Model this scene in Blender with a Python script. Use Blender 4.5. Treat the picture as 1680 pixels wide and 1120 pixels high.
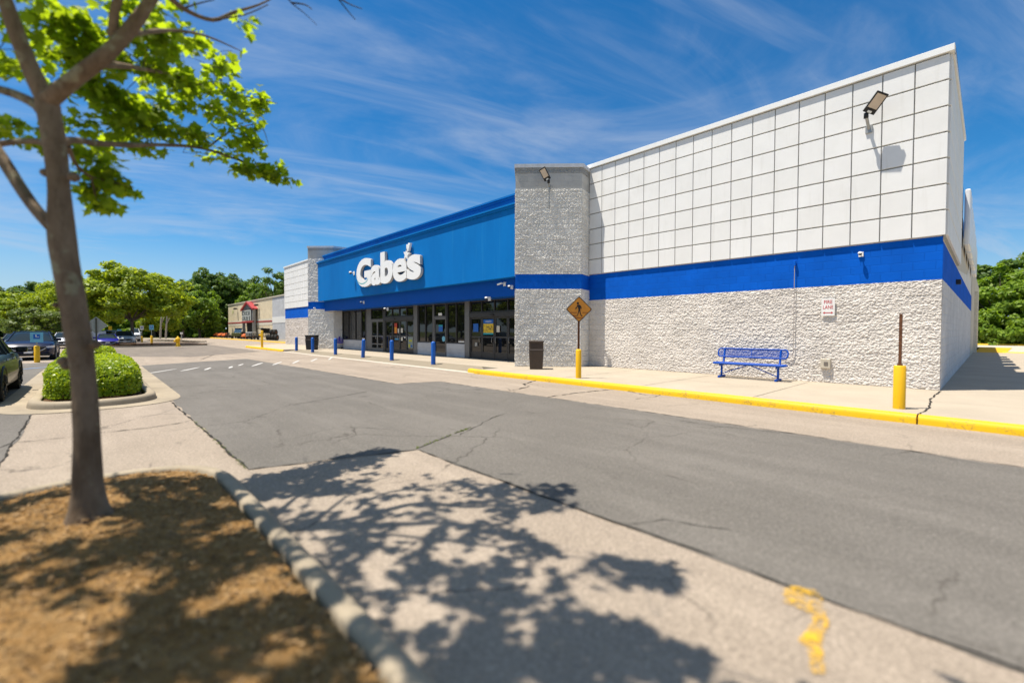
import bpy, bmesh, math, random
import numpy as np
from mathutils import Vector, Matrix, noise as mn
R_ = math.radians
scn = bpy.context.scene
for o in list(bpy.data.objects): bpy.data.objects.remove(o)
COL = scn.collection

# ------------------------------------------------------------------ camera
FPX = 733.45; YAW = R_(46.899); PITCH = R_(-1.296); ROLL = R_(0.150)
CAM = Vector((0, 0, 1.5))
def cam_axes():
    cy, sy, cp, sp = math.cos(YAW), math.sin(YAW), math.cos(PITCH), math.sin(PITCH)
    F = Vector((-sy*cp, cy*cp, sp)); Rt = Vector((cy, sy, 0)); U = Rt.cross(F)
    cr, sr = math.cos(ROLL), math.sin(ROLL)
    return F, Rt*cr + U*sr, -Rt*sr + U*cr
CF, CR, CU = cam_axes()
cd = bpy.data.cameras.new('camera'); cam = bpy.data.objects.new('camera', cd); COL.objects.link(cam)
cam.matrix_world = Matrix(((CR.x, CU.x, -CF.x, CAM.x), (CR.y, CU.y, -CF.y, CAM.y), (CR.z, CU.z, -CF.z, CAM.z), (0, 0, 0, 1)))
cd.sensor_width = 36; cd.lens = 36*FPX/1680; cd.clip_start = 0.05; cd.clip_end = 2000
cd.dof.use_dof = True; cd.dof.focus_distance = 16.0; cd.dof.aperture_fstop = cd.lens/1000/0.033
scn.camera = cam
def ray(x, y): return CF + CR*((x-840)/FPX) - CU*((y-560)/FPX)
def at(x, y, z=0.0):
    d = ray(x, y); return CAM + d*((z-CAM.z)/d.z)
def dep(x, y, d): return CAM + ray(x, y)*d
def proj(w):
    v = Vector(w)-CAM; d = v.dot(CF)
    if d < 0.05: return None
    return 840+FPX*v.dot(CR)/d, 560-FPX*v.dot(CU)/d, d

# ------------------------------------------------------------------ light
SUN_EL = R_(70.7); sh = Vector((0.60, 0.80, 0))
sd = bpy.data.lights.new('sun', 'SUN'); sd.energy = 4.6; sd.angle = R_(0.53); sd.color = (1.0, 0.93, 0.82)
sun = bpy.data.objects.new('sun', sd); COL.objects.link(sun)
ldir = Vector((sh.x*math.cos(SUN_EL), sh.y*math.cos(SUN_EL), -math.sin(SUN_EL)))
sun.rotation_euler = ldir.to_track_quat('-Z', 'Y').to_euler(); sun.location = (0, 0, 30)
w = bpy.data.worlds.new('World'); scn.world = w; w.use_nodes = True
nt = w.node_tree; N = nt.nodes; L = nt.links
for n in list(N): N.remove(n)
def nd(tree, typ, **kw):
    n = tree.nodes.new(typ)
    for k, v in kw.items():
        if k.startswith('i_'):
            n.inputs[k[2:].replace('_', ' ')].default_value = v
        else: setattr(n, k, v)
    return n
out = nd(nt, 'ShaderNodeOutputWorld'); bg = nd(nt, 'ShaderNodeBackground'); bg.inputs['Strength'].default_value = 0.10
sky = nd(nt, 'ShaderNodeTexSky'); sky.sky_type = 'NISHITA'; sky.sun_disc = False
sky.sun_elevation = SUN_EL; sky.sun_rotation = math.atan2(-sh.x, -sh.y) % (2*math.pi)
sky.air_density = 1.0; sky.dust_density = 0.3; sky.ozone_density = 3.5
hs = nd(nt, 'ShaderNodeHueSaturation'); hs.inputs['Saturation'].default_value = 1.15; hs.inputs['Value'].default_value = 1.0
tint = nd(nt, 'ShaderNodeMixRGB'); tint.blend_type = 'MULTIPLY'; tint.inputs[0].default_value = 1; tint.inputs[2].default_value = (0.44, 0.67, 0.80, 1)
L.new(sky.outputs[0], tint.inputs[1]); L.new(tint.outputs[0], hs.inputs['Color'])
tc = nd(nt, 'ShaderNodeTexCoord'); sep = nd(nt, 'ShaderNodeSeparateXYZ'); L.new(tc.outputs['Generated'], sep.inputs[0])
za = nd(nt, 'ShaderNodeMath', operation='MAXIMUM'); L.new(sep.outputs['Z'], za.inputs[0]); za.inputs[1].default_value = 0.0
zb = nd(nt, 'ShaderNodeMath', operation='ADD'); L.new(za.outputs[0], zb.inputs[0]); zb.inputs[1].default_value = 0.10
dx = nd(nt, 'ShaderNodeMath', operation='DIVIDE'); L.new(sep.outputs['X'], dx.inputs[0]); L.new(zb.outputs[0], dx.inputs[1])
dy = nd(nt, 'ShaderNodeMath', operation='DIVIDE'); L.new(sep.outputs['Y'], dy.inputs[0]); L.new(zb.outputs[0], dy.inputs[1])
cx = nd(nt, 'ShaderNodeCombineXYZ'); L.new(dx.outputs[0], cx.inputs[0]); L.new(dy.outputs[0], cx.inputs[1])
def lincomb(ax, ay):
    m1 = nd(nt, 'ShaderNodeMath', operation='MULTIPLY'); L.new(dx.outputs[0], m1.inputs[0]); m1.inputs[1].default_value = ax
    m2 = nd(nt, 'ShaderNodeMath', operation='MULTIPLY_ADD'); L.new(dy.outputs[0], m2.inputs[0]); m2.inputs[1].default_value = ay; L.new(m1.outputs[0], m2.inputs[2]); return m2.outputs[0]
def cloud_layer(ang, su, sv, lo, hi, loc, detail=9, dist=0.6, rough_=0.6):
    """streaks running along the compass angle ang (degrees from +Y toward +X)"""
    c_, s_ = math.cos(R_(ang)), math.sin(R_(ang)); k = nd(nt, 'ShaderNodeCombineXYZ'); L.new(lincomb(s_*su, c_*su), k.inputs[0]); L.new(lincomb(-c_*sv, s_*sv), k.inputs[1]); k.inputs[2].default_value = loc
    n = nd(nt, 'ShaderNodeTexNoise'); n.inputs['Scale'].default_value = 1.0; n.inputs['Detail'].default_value = detail
    n.inputs['Roughness'].default_value = rough_; n.inputs['Distortion'].default_value = dist; L.new(k.outputs[0], n.inputs['Vector'])
    r = nd(nt, 'ShaderNodeMapRange'); r.interpolation_type = 'SMOOTHSTEP'; r.inputs[1].default_value = lo; r.inputs[2].default_value = hi
    L.new(n.outputs['Fac'], r.inputs[0]); return r.outputs[0]
c1 = cloud_layer(17, 0.35, 1.9, 0.46, 0.78, 3.3)
c2 = cloud_layer(24, 0.7, 1.1, 0.39, 0.78, 8.1)
c3 = cloud_layer(8, 1.2, 4.5, 0.50, 0.85, 1.1)
c12 = nd(nt, 'ShaderNodeMath', operation='MULTIPLY_ADD'); L.new(c3, c12.inputs[0]); c12.inputs[1].default_value = 0.35; L.new(c2, c12.inputs[2]); c2 = c12.outputs[0]
mx = nd(nt, 'ShaderNodeMath', operation='MAXIMUM'); L.new(c1, mx.inputs[0]); L.new(c2, mx.inputs[1])
ms = nd(nt, 'ShaderNodeMath', operation='MULTIPLY'); L.new(mx.outputs[0], ms.inputs[0]); ms.inputs[1].default_value = 0.58
# whitish veil added out of view, overhead and behind, to brighten and neutralise shade
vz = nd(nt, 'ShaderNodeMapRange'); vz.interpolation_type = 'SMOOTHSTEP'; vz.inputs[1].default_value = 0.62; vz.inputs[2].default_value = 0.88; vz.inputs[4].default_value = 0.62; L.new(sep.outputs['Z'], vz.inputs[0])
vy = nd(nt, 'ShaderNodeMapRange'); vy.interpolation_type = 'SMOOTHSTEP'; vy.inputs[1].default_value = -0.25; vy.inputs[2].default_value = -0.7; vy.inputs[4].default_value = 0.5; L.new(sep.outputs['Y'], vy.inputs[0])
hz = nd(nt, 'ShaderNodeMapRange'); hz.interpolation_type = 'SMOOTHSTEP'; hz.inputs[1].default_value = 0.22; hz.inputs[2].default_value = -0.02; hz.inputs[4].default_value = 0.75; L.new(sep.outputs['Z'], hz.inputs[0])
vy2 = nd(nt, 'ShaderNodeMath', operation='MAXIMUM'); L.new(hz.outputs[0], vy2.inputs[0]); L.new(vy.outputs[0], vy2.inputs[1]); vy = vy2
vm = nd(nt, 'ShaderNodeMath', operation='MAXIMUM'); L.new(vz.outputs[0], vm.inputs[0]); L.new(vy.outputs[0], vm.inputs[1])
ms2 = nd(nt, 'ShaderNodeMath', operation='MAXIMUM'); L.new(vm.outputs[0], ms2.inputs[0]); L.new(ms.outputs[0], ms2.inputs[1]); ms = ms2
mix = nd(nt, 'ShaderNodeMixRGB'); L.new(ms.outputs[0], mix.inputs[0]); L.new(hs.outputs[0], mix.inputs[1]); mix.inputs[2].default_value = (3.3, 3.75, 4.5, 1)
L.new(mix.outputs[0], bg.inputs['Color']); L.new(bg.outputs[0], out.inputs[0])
scn.view_settings.view_transform = 'Standard'; scn.view_settings.look = 'None'; scn.view_settings.exposure = 0.75; scn.view_settings.gamma = 1.0
scn.render.engine = 'CYCLES'
scn.cycles.max_bounces = 8; scn.cycles.transparent_max_bounces = 8

# ------------------------------------------------------------------ materials
MATS = {}
class MT:
    """small wrapper for building node materials"""
    def __init__(s, name, rough=0.8, spec=0.3, metal=0.0):
        s.m = bpy.data.materials.new(name); s.m.use_nodes = True; s.t = s.m.node_tree
        s.b = s.t.nodes['Principled BSDF']; s.out = s.t.nodes['Material Output']
        s.b.inputs['Roughness'].default_value = rough; s.b.inputs['Specular IOR Level'].default_value = spec; s.b.inputs['Metallic'].default_value = metal
        s.tc = s.n('ShaderNodeTexCoord'); s.co = s.tc.outputs['Object']
    def n(s, typ, **kw): return nd(s.t, typ, **kw)
    def l(s, a, b): s.t.links.new(a, b)
    def noise(s, scale, detail=6, rough=0.6, vec=None, stretch=None, dist=0.0):
        v = vec or s.co
        if stretch:
            mp = s.n('ShaderNodeMapping'); mp.inputs['Scale'].default_value = stretch; s.l(v, mp.inputs[0]); v = mp.outputs[0]
        n = s.n('ShaderNodeTexNoise'); n.inputs['Scale'].default_value = scale; n.inputs['Detail'].default_value = detail
        n.inputs['Roughness'].default_value = rough; n.inputs['Distortion'].default_value = dist; s.l(v, n.inputs['Vector']); return n.outputs['Fac']
    def vor(s, scale, feature='F1', out='Distance', rnd=1.0):
        n = s.n('ShaderNodeTexVoronoi'); n.feature = feature; n.inputs['Scale'].default_value = scale; n.inputs['Randomness'].default_value = rnd
        s.l(s.co, n.inputs['Vector']); return n.outputs[out]
    def ramp(s, f, lo, hi, a=0.0, b=1.0):
        r = s.n('ShaderNodeMapRange'); r.inputs[1].default_value = lo; r.inputs[2].default_value = hi; r.inputs[3].default_value = a; r.inputs[4].default_value = b
        s.l(f, r.inputs[0]); return r.outputs[0]
    def mixc(s, f, a, b, mode='MIX'):
        m = s.n('ShaderNodeMixRGB'); m.blend_type = mode
        if isinstance(f, (int, float)): m.inputs[0].default_value = f
        else: s.l(f, m.inputs[0])
        for i, c in ((1, a), (2, b)):
            if isinstance(c, tuple): m.inputs[i].default_value = (c[0], c[1], c[2], 1)
            else: s.l(c, m.inputs[i])
        return m.outputs[0]
    def math(s, op, a, b=0.0):
        m = s.n('ShaderNodeMath', operation=op)
        for i, c in ((0, a), (1, b)):
            if isinstance(c, (int, float)): m.inputs[i].default_value = c
            else: s.l(c, m.inputs[i])
        return m.outputs[0]
    def color(s, c):
        if isinstance(c, tuple): s.b.inputs['Base Color'].default_value = (c[0], c[1], c[2], 1)
        else: s.l(c, s.b.inputs['Base Color'])
        return s
    def bump(s, h, dist=0.01, strength=1.0):
        b = s.n('ShaderNodeBump'); b.inputs['Distance'].default_value = dist; b.inputs['Strength'].default_value = strength
        s.l(h, b.inputs['Height'])
        if s.b.inputs['Normal'].is_linked: s.l(s.b.inputs['Normal'].links[0].from_socket, b.inputs['Normal'])
        s.l(b.outputs[0], s.b.inputs['Normal']); return s
def simple(name, c, rough=0.6, spec=0.35, metal=0.0, var=0.10, sc=6.0, coat=0.0):
    if name in MATS: return MATS[name]
    m = MT(name, rough, spec, metal)
    f = m.noise(sc, 5)
    m.color(m.mixc(m.ramp(f, 0.3, 0.7), tuple(x*(1-var) for x in c), tuple(min(1, x*(1+var)) for x in c)))
    if coat: m.b.inputs['Coat Weight'].default_value = coat; m.b.inputs['Coat Roughness'].default_value = 0.03
    MATS[name] = m.m; return m.m
def brick_vec(m):
    sp = m.n('ShaderNodeSeparateXYZ'); m.l(m.co, sp.inputs[0]); c = m.n('ShaderNodeCombineXYZ')
    m.l(m.math('ADD', sp.outputs[0], sp.outputs[1]), c.inputs[0]); m.l(m.math('ADD', sp.outputs[2], -0.14), c.inputs[1]); return c.outputs[0]
def brick(m, bw=0.4, rh=0.2, mort=0.008, smooth=0.5):
    b = m.n('ShaderNodeTexBrick'); b.inputs['Scale'].default_value = 1; b.inputs['Brick Width'].default_value = bw; b.inputs['Row Height'].default_value = rh
    b.inputs['Mortar Size'].default_value = mort; b.inputs['Mortar Smooth'].default_value = smooth; m.l(brick_vec(m), b.inputs['Vector']); return b.outputs['Fac']
def asphalt(name, c1, c2, grain=1.0, stone=0.5, crack=0.0, stain=0.5):
    m = MT(name, 0.88, 0.22)
    fine = m.noise(150, 3, 0.75); mid = m.noise(11, 6, 0.65); big = m.noise(0.45, 6, 0.6); st = m.noise(1.3, 6, 0.62, stretch=(0.16, 1.3, 1)); bl = m.noise(2.6, 5, 0.6)
    vc = m.n('ShaderNodeTexVoronoi'); vc.inputs['Scale'].default_value = 105; m.l(m.co, vc.inputs['Vector'])
    c = m.mixc(m.ramp(big, 0.33, 0.67), c1, c2)
    c = m.mixc(m.ramp(st, 0.40, 0.66, 0, 0.42), c, tuple(x*0.68 for x in c1)); c = m.mixc(m.ramp(st, 0.44, 0.30, 0, 0.35), c, tuple(min(1, x*1.25) for x in c2))
    c = m.mixc(m.ramp(bl, 0.56, 0.74, 0, 0.30), c, tuple(x*0.66 for x in c1))
    bw = m.n('ShaderNodeRGBToBW'); m.l(vc.outputs['Color'], bw.inputs[0])
    c = m.mixc(m.ramp(bw.outputs[0], 0.60, 0.9, 0, stone), c, tuple(min(1, x*1.9) for x in c2))
    c = m.mixc(m.ramp(bw.outputs[0], 0.05, 0.30, stone, 0), c, tuple(x*0.45 for x in c1))
    c = m.mixc(m.ramp(fine, 0.35, 0.60, 0.45*grain, 0), c, tuple(x*0.45 for x in c1))
    c = m.mixc(m.ramp(mid, 0.60, 0.8, 0, 0.28), c, tuple(x*0.6 for x in c1))
    g2 = m.noise(38, 4, 0.8); c = m.mixc(m.ramp(g2, 0.50, 0.66, 0, 0.38*grain), c, tuple(x*0.55 for x in c1)); c = m.mixc(m.ramp(g2, 0.50, 0.36, 0, 0.30*grain), c, tuple(min(1, x*1.5) for x in c2))
    # drips and oil spots
    so = m.n('ShaderNodeTexVoronoi'); so.inputs['Scale'].default_value = 0.9; mp = m.n('ShaderNodeMixRGB'); mp.inputs[0].default_value = 0.10; nz = m.n('ShaderNodeTexNoise'); nz.inputs['Scale'].default_value = 5; nz.inputs['Detail'].default_value = 5
    m.l(m.co, nz.inputs['Vector']); m.l(m.co, mp.inputs[1]); m.l(nz.outputs['Color'], mp.inputs[2]); m.l(mp.outputs[0], so.inputs['Vector'])
    c = m.mixc(m.math('MULTIPLY', m.ramp(so.outputs['Distance'], 0.02, 0.13, stain, 0), m.ramp(big, 0.42, 0.6)), c, tuple(x*0.40 for x in c1))
    if crack:
        cv = m.n('ShaderNodeTexVoronoi'); cv.feature = 'DISTANCE_TO_EDGE'; cv.inputs['Scale'].default_value = 0.75; n2 = m.n('ShaderNodeTexNoise'); n2.inputs['Scale'].default_value = 2.2; n2.inputs['Detail'].default_value = 8; n2.inputs['Roughness'].default_value = 0.7
        m2 = m.n('ShaderNodeMixRGB'); m2.inputs[0].default_value = 0.28; m.l(m.co, n2.inputs['Vector']); m.l(m.co, m2.inputs[1]); m.l(n2.outputs['Color'], m2.inputs[2]); m.l(m2.outputs[0], cv.inputs['Vector'])
        cf = m.math('MULTIPLY', m.ramp(cv.outputs['Distance'], 0.002, 0.010, 1, 0), m.ramp(m.noise(0.5, 3), 0.52-crack*0.1, 0.60)); c = m.mixc(m.math('MULTIPLY', cf, 0.75), c, (0.05, 0.042, 0.034))
    m.color(c); m.bump(bw.outputs[0], 0.0035, 0.7); m.bump(fine, 0.003, 0.6)
    MATS[name] = m.m; return m.m
asph_old = asphalt('asphalt_old', (0.290, 0.236, 0.182), (0.365, 0.302, 0.238), 1.0, 0.42, 0.5, 0.35)
asph_new = asphalt('asphalt_new', (0.134, 0.122, 0.106), (0.176, 0.160, 0.140), 0.9, 0.35, 0.12, 0.6)
asph_far = asphalt('asphalt_far', (0.17, 0.145, 0.12), (0.215, 0.18, 0.145), 0.6, 0.2, 0.3, 0.3)
def concrete(name, c, var=0.14, dirt=0.35):
    m = MT(name, 0.85, 0.25); a = m.noise(0.8, 7, 0.65); b = m.noise(14, 5, 0.65); f = m.noise(160, 2)
    col = m.mixc(m.ramp(a, 0.3, 0.7), tuple(x*(1-var) for x in c), tuple(x*(1+var) for x in c))
    col = m.mixc(m.ramp(b, 0.55, 0.75, 0, dirt), col, tuple(x*0.62 for x in c))
    col = m.mixc(m.ramp(f, 0.35, 0.6, 0.18, 0), col, tuple(x*0.5 for x in c))
    m.color(col); m.bump(f, 0.002, 0.5); m.bump(b, 0.004, 0.4); MATS[name] = m.m; return m.m
conc = concrete('concrete_walk', (0.40, 0.34, 0.26), 0.09, 0.22)
conc_w = concrete('concrete_gutter', (0.50, 0.44, 0.36), 0.06, 0.12)
conc_d = concrete('concrete_ramp', (0.255, 0.215, 0.155), 0.10, 0.2)
conc_k = concrete('concrete_kerb', (0.32, 0.265, 0.19), 0.24, 0.6)
def yellow_paint(name, c, wear):
    m = MT(name, 0.55, 0.35); a = m.noise(3.0, 8, 0.7); b = m.noise(30, 5, 0.7)
    col = m.mixc(m.ramp(a, 0.3, 0.7), tuple(x*0.9 for x in c), c)
    col = m.mixc(m.ramp(m.math('MULTIPLY', a, b), 0.33-wear*0.14, 0.42-wear*0.10, 0, 0.80), col, (0.27, 0.17, 0.06))
    m.color(col); m.bump(b, 0.003, 0.5); MATS[name] = m.m; return m.m
yel_k = yellow_paint('yellow_kerb_paint', (0.78, 0.47, 0.006), 0.5)
yel_b = yellow_paint('yellow_bollard_paint', (0.80, 0.46, 0.006), 0.0)
def block(name, c, rough_bump=0.012, mort=0.006, dirt=0.25):
    m = MT(name, 0.85, 0.25); a = m.noise(1.1, 6, 0.6); b = m.noise(34, 6, 0.72); f = m.noise(110, 3, 0.6); br = brick(m, 0.405, 0.203, mort)
    col = m.mixc(m.ramp(a, 0.35, 0.7), tuple(x*0.90 for x in c), tuple(min(1, x*1.07) for x in c))
    col = m.mixc(m.ramp(b, 0.56, 0.74, 0, dirt), col, tuple(x*0.55 for x in c))
    bn_ = m.n('ShaderNodeTexBrick'); bn_.inputs['Scale'].default_value = 1; bn_.inputs['Brick Width'].default_value = 0.405; bn_.inputs['Row Height'].default_value = 0.203; bn_.inputs['Mortar Size'].default_value = 0.0
    bn_.inputs['Color1'].default_value = (0.80, 0.80, 0.80, 1); bn_.inputs['Color2'].default_value = (1, 1, 1, 1); m.l(brick_vec(m), bn_.inputs['Vector']); col = m.mixc(0.4, col, m.mixc(1.0, col, bn_.outputs['Color'], 'MULTIPLY'))
    s = m.noise(6, 4, 0.6, stretch=(1, 1, 0.10)); col = m.mixc(m.ramp(s, 0.58, 0.78, 0, 0.22), col, tuple(x*0.62 for x in c))
    m.color(col); m.bump(b, rough_bump, 0.8); m.bump(f, 0.004, 0.6); m.bump(m.math('SUBTRACT', 1.0, br), 0.010, 0.7)
    MATS[name] = m.m; return m.m
split = block('split_face_block', (0.74, 0.69, 0.63), 0.022, 0.007, 0.35)
split_p = block('split_face_block_pylon', (0.76, 0.735, 0.68), 0.024, 0.006, 0.35)
smooth_w = block('smooth_block_white', (0.72, 0.70, 0.66), 0.002, 0.010, 0.10)
smooth_g = block('smooth_block_grey', (0.50, 0.49, 0.46), 0.003, 0.010, 0.30)
topcourse = block('weathered_block', (0.36, 0.36, 0.35), 0.016, 0.006, 0.3)
band = block('blue_block_paint', (0.0, 0.105, 0.56), 0.0015, 0.009, 0.04)
bulk_m = block('bulkhead_block', (0.50, 0.50, 0.50), 0.003, 0.006, 0.15)
def fascia_mat():
    m = MT('blue_fascia', 0.6, 0.3); a = m.noise(0.6, 6, 0.6, stretch=(1, 1, 0.35)); b = m.noise(40, 3); s = m.noise(3.0, 4, 0.6, stretch=(1, 1, 0.06))
    c = m.mixc(m.ramp(a, 0.3, 0.7), (0.0, 0.128, 0.41), (0.0, 0.160, 0.49)); c = m.mixc(m.ramp(s, 0.6, 0.75, 0, 0.25), c, (0.03, 0.27, 0.56))
    m.color(c); m.bump(b, 0.002, 0.4); return m.m
fascia_m = fascia_mat()
for _m in (band, fascia_m): _m.node_tree.nodes['Principled BSDF'].inputs['Specular IOR Level'].default_value = 0.12
def panel_mat():
    m = MT('white_wall_panel', 0.7, 0.3); a = m.noise(1.3, 7, 0.6); b = m.noise(35, 5, 0.7); s = m.noise(5, 4, 0.6, stretch=(1, 1, 0.1))
    v = m.vor(9.0); c = m.mixc(m.ramp(a, 0.3, 0.7), (0.75, 0.745, 0.725), (0.82, 0.815, 0.80))
    c = m.mixc(m.ramp(s, 0.56, 0.78, 0, 0.30), c, (0.52, 0.50, 0.45))
    c = m.mixc(m.ramp(v, 0.0, 0.035, 0.35, 0), c, (0.35, 0.33, 0.30)); gi = m.n('ShaderNodeNewGeometry'); c = m.mixc(m.ramp(gi.outputs['Random Per Island'], 0, 1, 0, 0.16), c, (0.60, 0.58, 0.53))
    m.color(c); m.bump(b, 0.004, 0.6); return m.m
panel_m = panel_mat()
back_m = simple('panel_backing', (0.42, 0.41, 0.38), 0.8)
white_metal = simple('white_metal', (0.80, 0.80, 0.78), 0.4, 0.5, 0, 0.03)
bronze = simple('bronze_aluminium', (0.045, 0.042, 0.040), 0.45, 0.5, 0.3, 0.08)
greyal = simple('grey_aluminium', (0.15, 0.145, 0.14), 0.45, 0.5, 0.2, 0.06)
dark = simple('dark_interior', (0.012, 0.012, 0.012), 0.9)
black_p = simple('black_plastic', (0.02, 0.02, 0.02), 0.5)
rubber = simple('rubber', (0.022, 0.021, 0.020), 0.85)
brown_p = simple('brown_plastic', (0.060, 0.040, 0.027), 0.55, 0.4, 0, 0.12)
blue_b = simple('blue_bollard_paint', (0.005, 0.095, 0.42), 0.4, 0.4, 0, 0.06)
blue_bench = simple('blue_bench_coat', (0.0, 0.060, 0.36), 0.45, 0.25, 0, 0.05)
steel = simple('galvanised_steel', (0.35, 0.35, 0.34), 0.45, 0.5, 0.6, 0.15)
rust = simple('rusty_steel', (0.13, 0.055, 0.025), 0.8, 0.3, 0.1, 0.35, 25)
lens_m = simple('fixture_lens', (0.62, 0.50, 0.38), 0.35, 0.5)
red_m = simple('red_paint', (0.34, 0.035, 0.035), 0.6)
sign_red = simple('sign_red', (0.50, 0.04, 0.05), 0.5)
sign_black = simple('sign_black', (0.012, 0.010, 0.010), 0.5)
sign_white = simple('sign_white', (0.78, 0.77, 0.74), 0.45, 0.4, 0, 0.04)
sign_orange = simple('sign_orange', (0.55, 0.22, 0.02), 0.5, 0.4, 0, 0.10)
sign_blue = simple('sign_blue', (0.01, 0.11, 0.42), 0.5)
sign_sky = simple('sign_pale_blue', (0.16, 0.44, 0.56), 0.5)
teal = simple('teal_vinyl', (0.01, 0.28, 0.33), 0.5)
poster_y = simple('poster_yellow', (0.62, 0.42, 0.03), 0.5, 0.3, 0, 0.3, 9)
tape_grey = simple('sign_back_grey', (0.30, 0.31, 0.27), 0.5, 0.5, 0.4)
letter_m = simple('white_acrylic', (0.82, 0.81, 0.79), 0.35, 0.4, 0, 0.02)
letter_s = simple('letter_return_grey', (0.52, 0.50, 0.46), 0.5, 0.4, 0, 0.04)
orange_m = simple('orange_paint', (0.62, 0.13, 0.01), 0.4, 0.5)
beige_b = block('beige_split_block', (0.72, 0.61, 0.42), 0.02, 0.008, 0.3)
lightgrey_b = block('pale_grey_block', (0.50, 0.51, 0.53), 0.02, 0.008, 0.3)
cream = simple('cream_paint', (0.62, 0.57, 0.46), 0.7)
tan_w = simple('tan_wall_paint', (0.55, 0.50, 0.41), 0.75, 0.25, 0, 0.05, 1.2)
mark_w = simple('road_white', (0.50, 0.48, 0.45), 0.8, 0.2, 0, 0.25, 30)
mark_y = simple('road_yellow', (0.62, 0.36, 0.02), 0.8, 0.2, 0, 0.2, 30)
mark_b = simple('road_blue', (0.13, 0.20, 0.32), 0.8, 0.2, 0, 0.2, 30)
crack_m = simple('crack', (0.035, 0.032, 0.028), 0.95, 0.1)
weed_m = simple('weed', (0.10, 0.13, 0.02), 0.9, 0.1)
gravel_m = concrete('gravel', (0.40, 0.34, 0.26), 0.2, 0.5)
def glass_dark():
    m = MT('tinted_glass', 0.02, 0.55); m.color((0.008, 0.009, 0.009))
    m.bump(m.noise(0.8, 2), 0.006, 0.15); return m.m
glass_m = glass_dark()
car_glass = simple('car_glass', (0.012, 0.020, 0.024), 0.04, 0.25, 0, 0.0, 1)
chrome = simple('chrome', (0.55, 0.55, 0.55), 0.15, 0.5, 1.0)
def carpaint(name, c): return simple(name, c, 0.30, 0.22, 0.05, 0.02, 3, 0.2)
def bark():
    m = MT('plane_bark', 0.9, 0.2); a = m.noise(5, 5, 0.6, stretch=(1, 1, 0.45)); b = m.noise(28, 6, 0.7, stretch=(1, 1, 0.35)); p = m.vor(7)
    c = m.mixc(m.ramp(a, 0.35, 0.65), (0.125, 0.085, 0.052), (0.225, 0.165, 0.112))
    c = m.mixc(m.ramp(m.noise(4.5, 4, 0.6), 0.56, 0.62, 0, 0.75), c, (0.27, 0.25, 0.16))
    c = m.mixc(m.ramp(b, 0.5, 0.75, 0, 0.6), c, (0.06, 0.04, 0.026))
    m.color(c); m.bump(b, 0.015, 0.7); m.bump(a, 0.02, 0.6); return m.m
bark_m = bark()
def mulch():
    m = MT('mulch', 0.95, 0.1); a = m.noise(1.6, 6, 0.6); b = m.noise(45, 5, 0.75, stretch=(1, 1.6, 1)); v = m.vor(38)
    vc = m.n('ShaderNodeTexVoronoi'); vc.inputs['Scale'].default_value = 30; m.l(m.co, vc.inputs['Vector']); bw = m.n('ShaderNodeRGBToBW'); m.l(vc.outputs['Color'], bw.inputs[0])
    c = m.mixc(m.ramp(a, 0.3, 0.7), (0.25, 0.135, 0.045), (0.34, 0.195, 0.072)); c = m.mixc(m.ramp(bw.outputs[0], 0.4, 0.9, 0, 0.6), c, (0.38, 0.25, 0.115))
    c = m.mixc(m.ramp(b, 0.48, 0.7, 0, 0.8), c, (0.06, 0.032, 0.014)); m.color(c); m.bump(v, 0.02, 1.0); m.bump(b, 0.015, 0.8); return m.m
mulch_m = mulch()
def grassm():
    m = MT('grass', 0.9, 0.1); a = m.noise(0.15, 6); b = m.noise(8, 5)
    c = m.mixc(m.ramp(a, 0.35, 0.65), (0.09, 0.12, 0.03), (0.16, 0.16, 0.06)); m.color(m.mixc(m.ramp(b, 0.4, 0.7, 0, 0.6), c, (0.04, 0.06, 0.015))); return m.m
grass_m = grassm()
def leafm(name, c1, c2, trans=0.5, tcol=None, rough=0.5):
    m = MT(name, rough, 0.3); g = m.n('ShaderNodeNewGeometry'); oi = m.n('ShaderNodeObjectInfo')
    r = m.math('ADD', g.outputs['Random Per Island'], 0.0); c = m.mixc(r, c1, c2)
    c = m.mixc(m.ramp(oi.outputs['Random'], 0, 1, 0, 0.35), c, tuple(x*0.6 for x in c1))
    m.color(c); t = m.n('ShaderNodeBsdfTranslucent'); tcc = m.mixc(r, tcol or c1, tuple(min(1, x*1.35) for x in (tcol or c2))); m.l(tcc, t.inputs[0])
    mx = m.n('ShaderNodeMixShader'); mx.inputs[0].default_value = trans; m.l(m.b.outputs[0], mx.inputs[1]); m.l(t.outputs[0], mx.inputs[2]); m.l(mx.outputs[0], m.out.inputs[0]); return m.m
leaf_near = leafm('plane_leaf', (0.09, 0.16, 0.012), (0.22, 0.30, 0.018), 0.62, (0.38, 0.50, 0.012))
leaf_lime = leafm('lime_leaf', (0.14, 0.22, 0.012), (0.38, 0.45, 0.025), 0.42, (0.42, 0.50, 0.012))
leaf_mid = leafm('mid_leaf', (0.08, 0.16, 0.014), (0.24, 0.34, 0.028), 0.38, (0.26, 0.40, 0.014))
leaf_dark = leafm('dark_leaf', (0.045, 0.10, 0.014), (0.15, 0.23, 0.028), 0.32, (0.16, 0.27, 0.014))
leaf_grey = leafm('greygreen_leaf', (0.09, 0.14, 0.03), (0.18, 0.23, 0.05), 0.35, (0.22, 0.30, 0.03))
leaf_hedge = leafm('hedge_leaf', (0.10, 0.19, 0.008), (0.38, 0.46, 0.014), 0.42, (0.45, 0.55, 0.01), 0.35)

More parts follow.
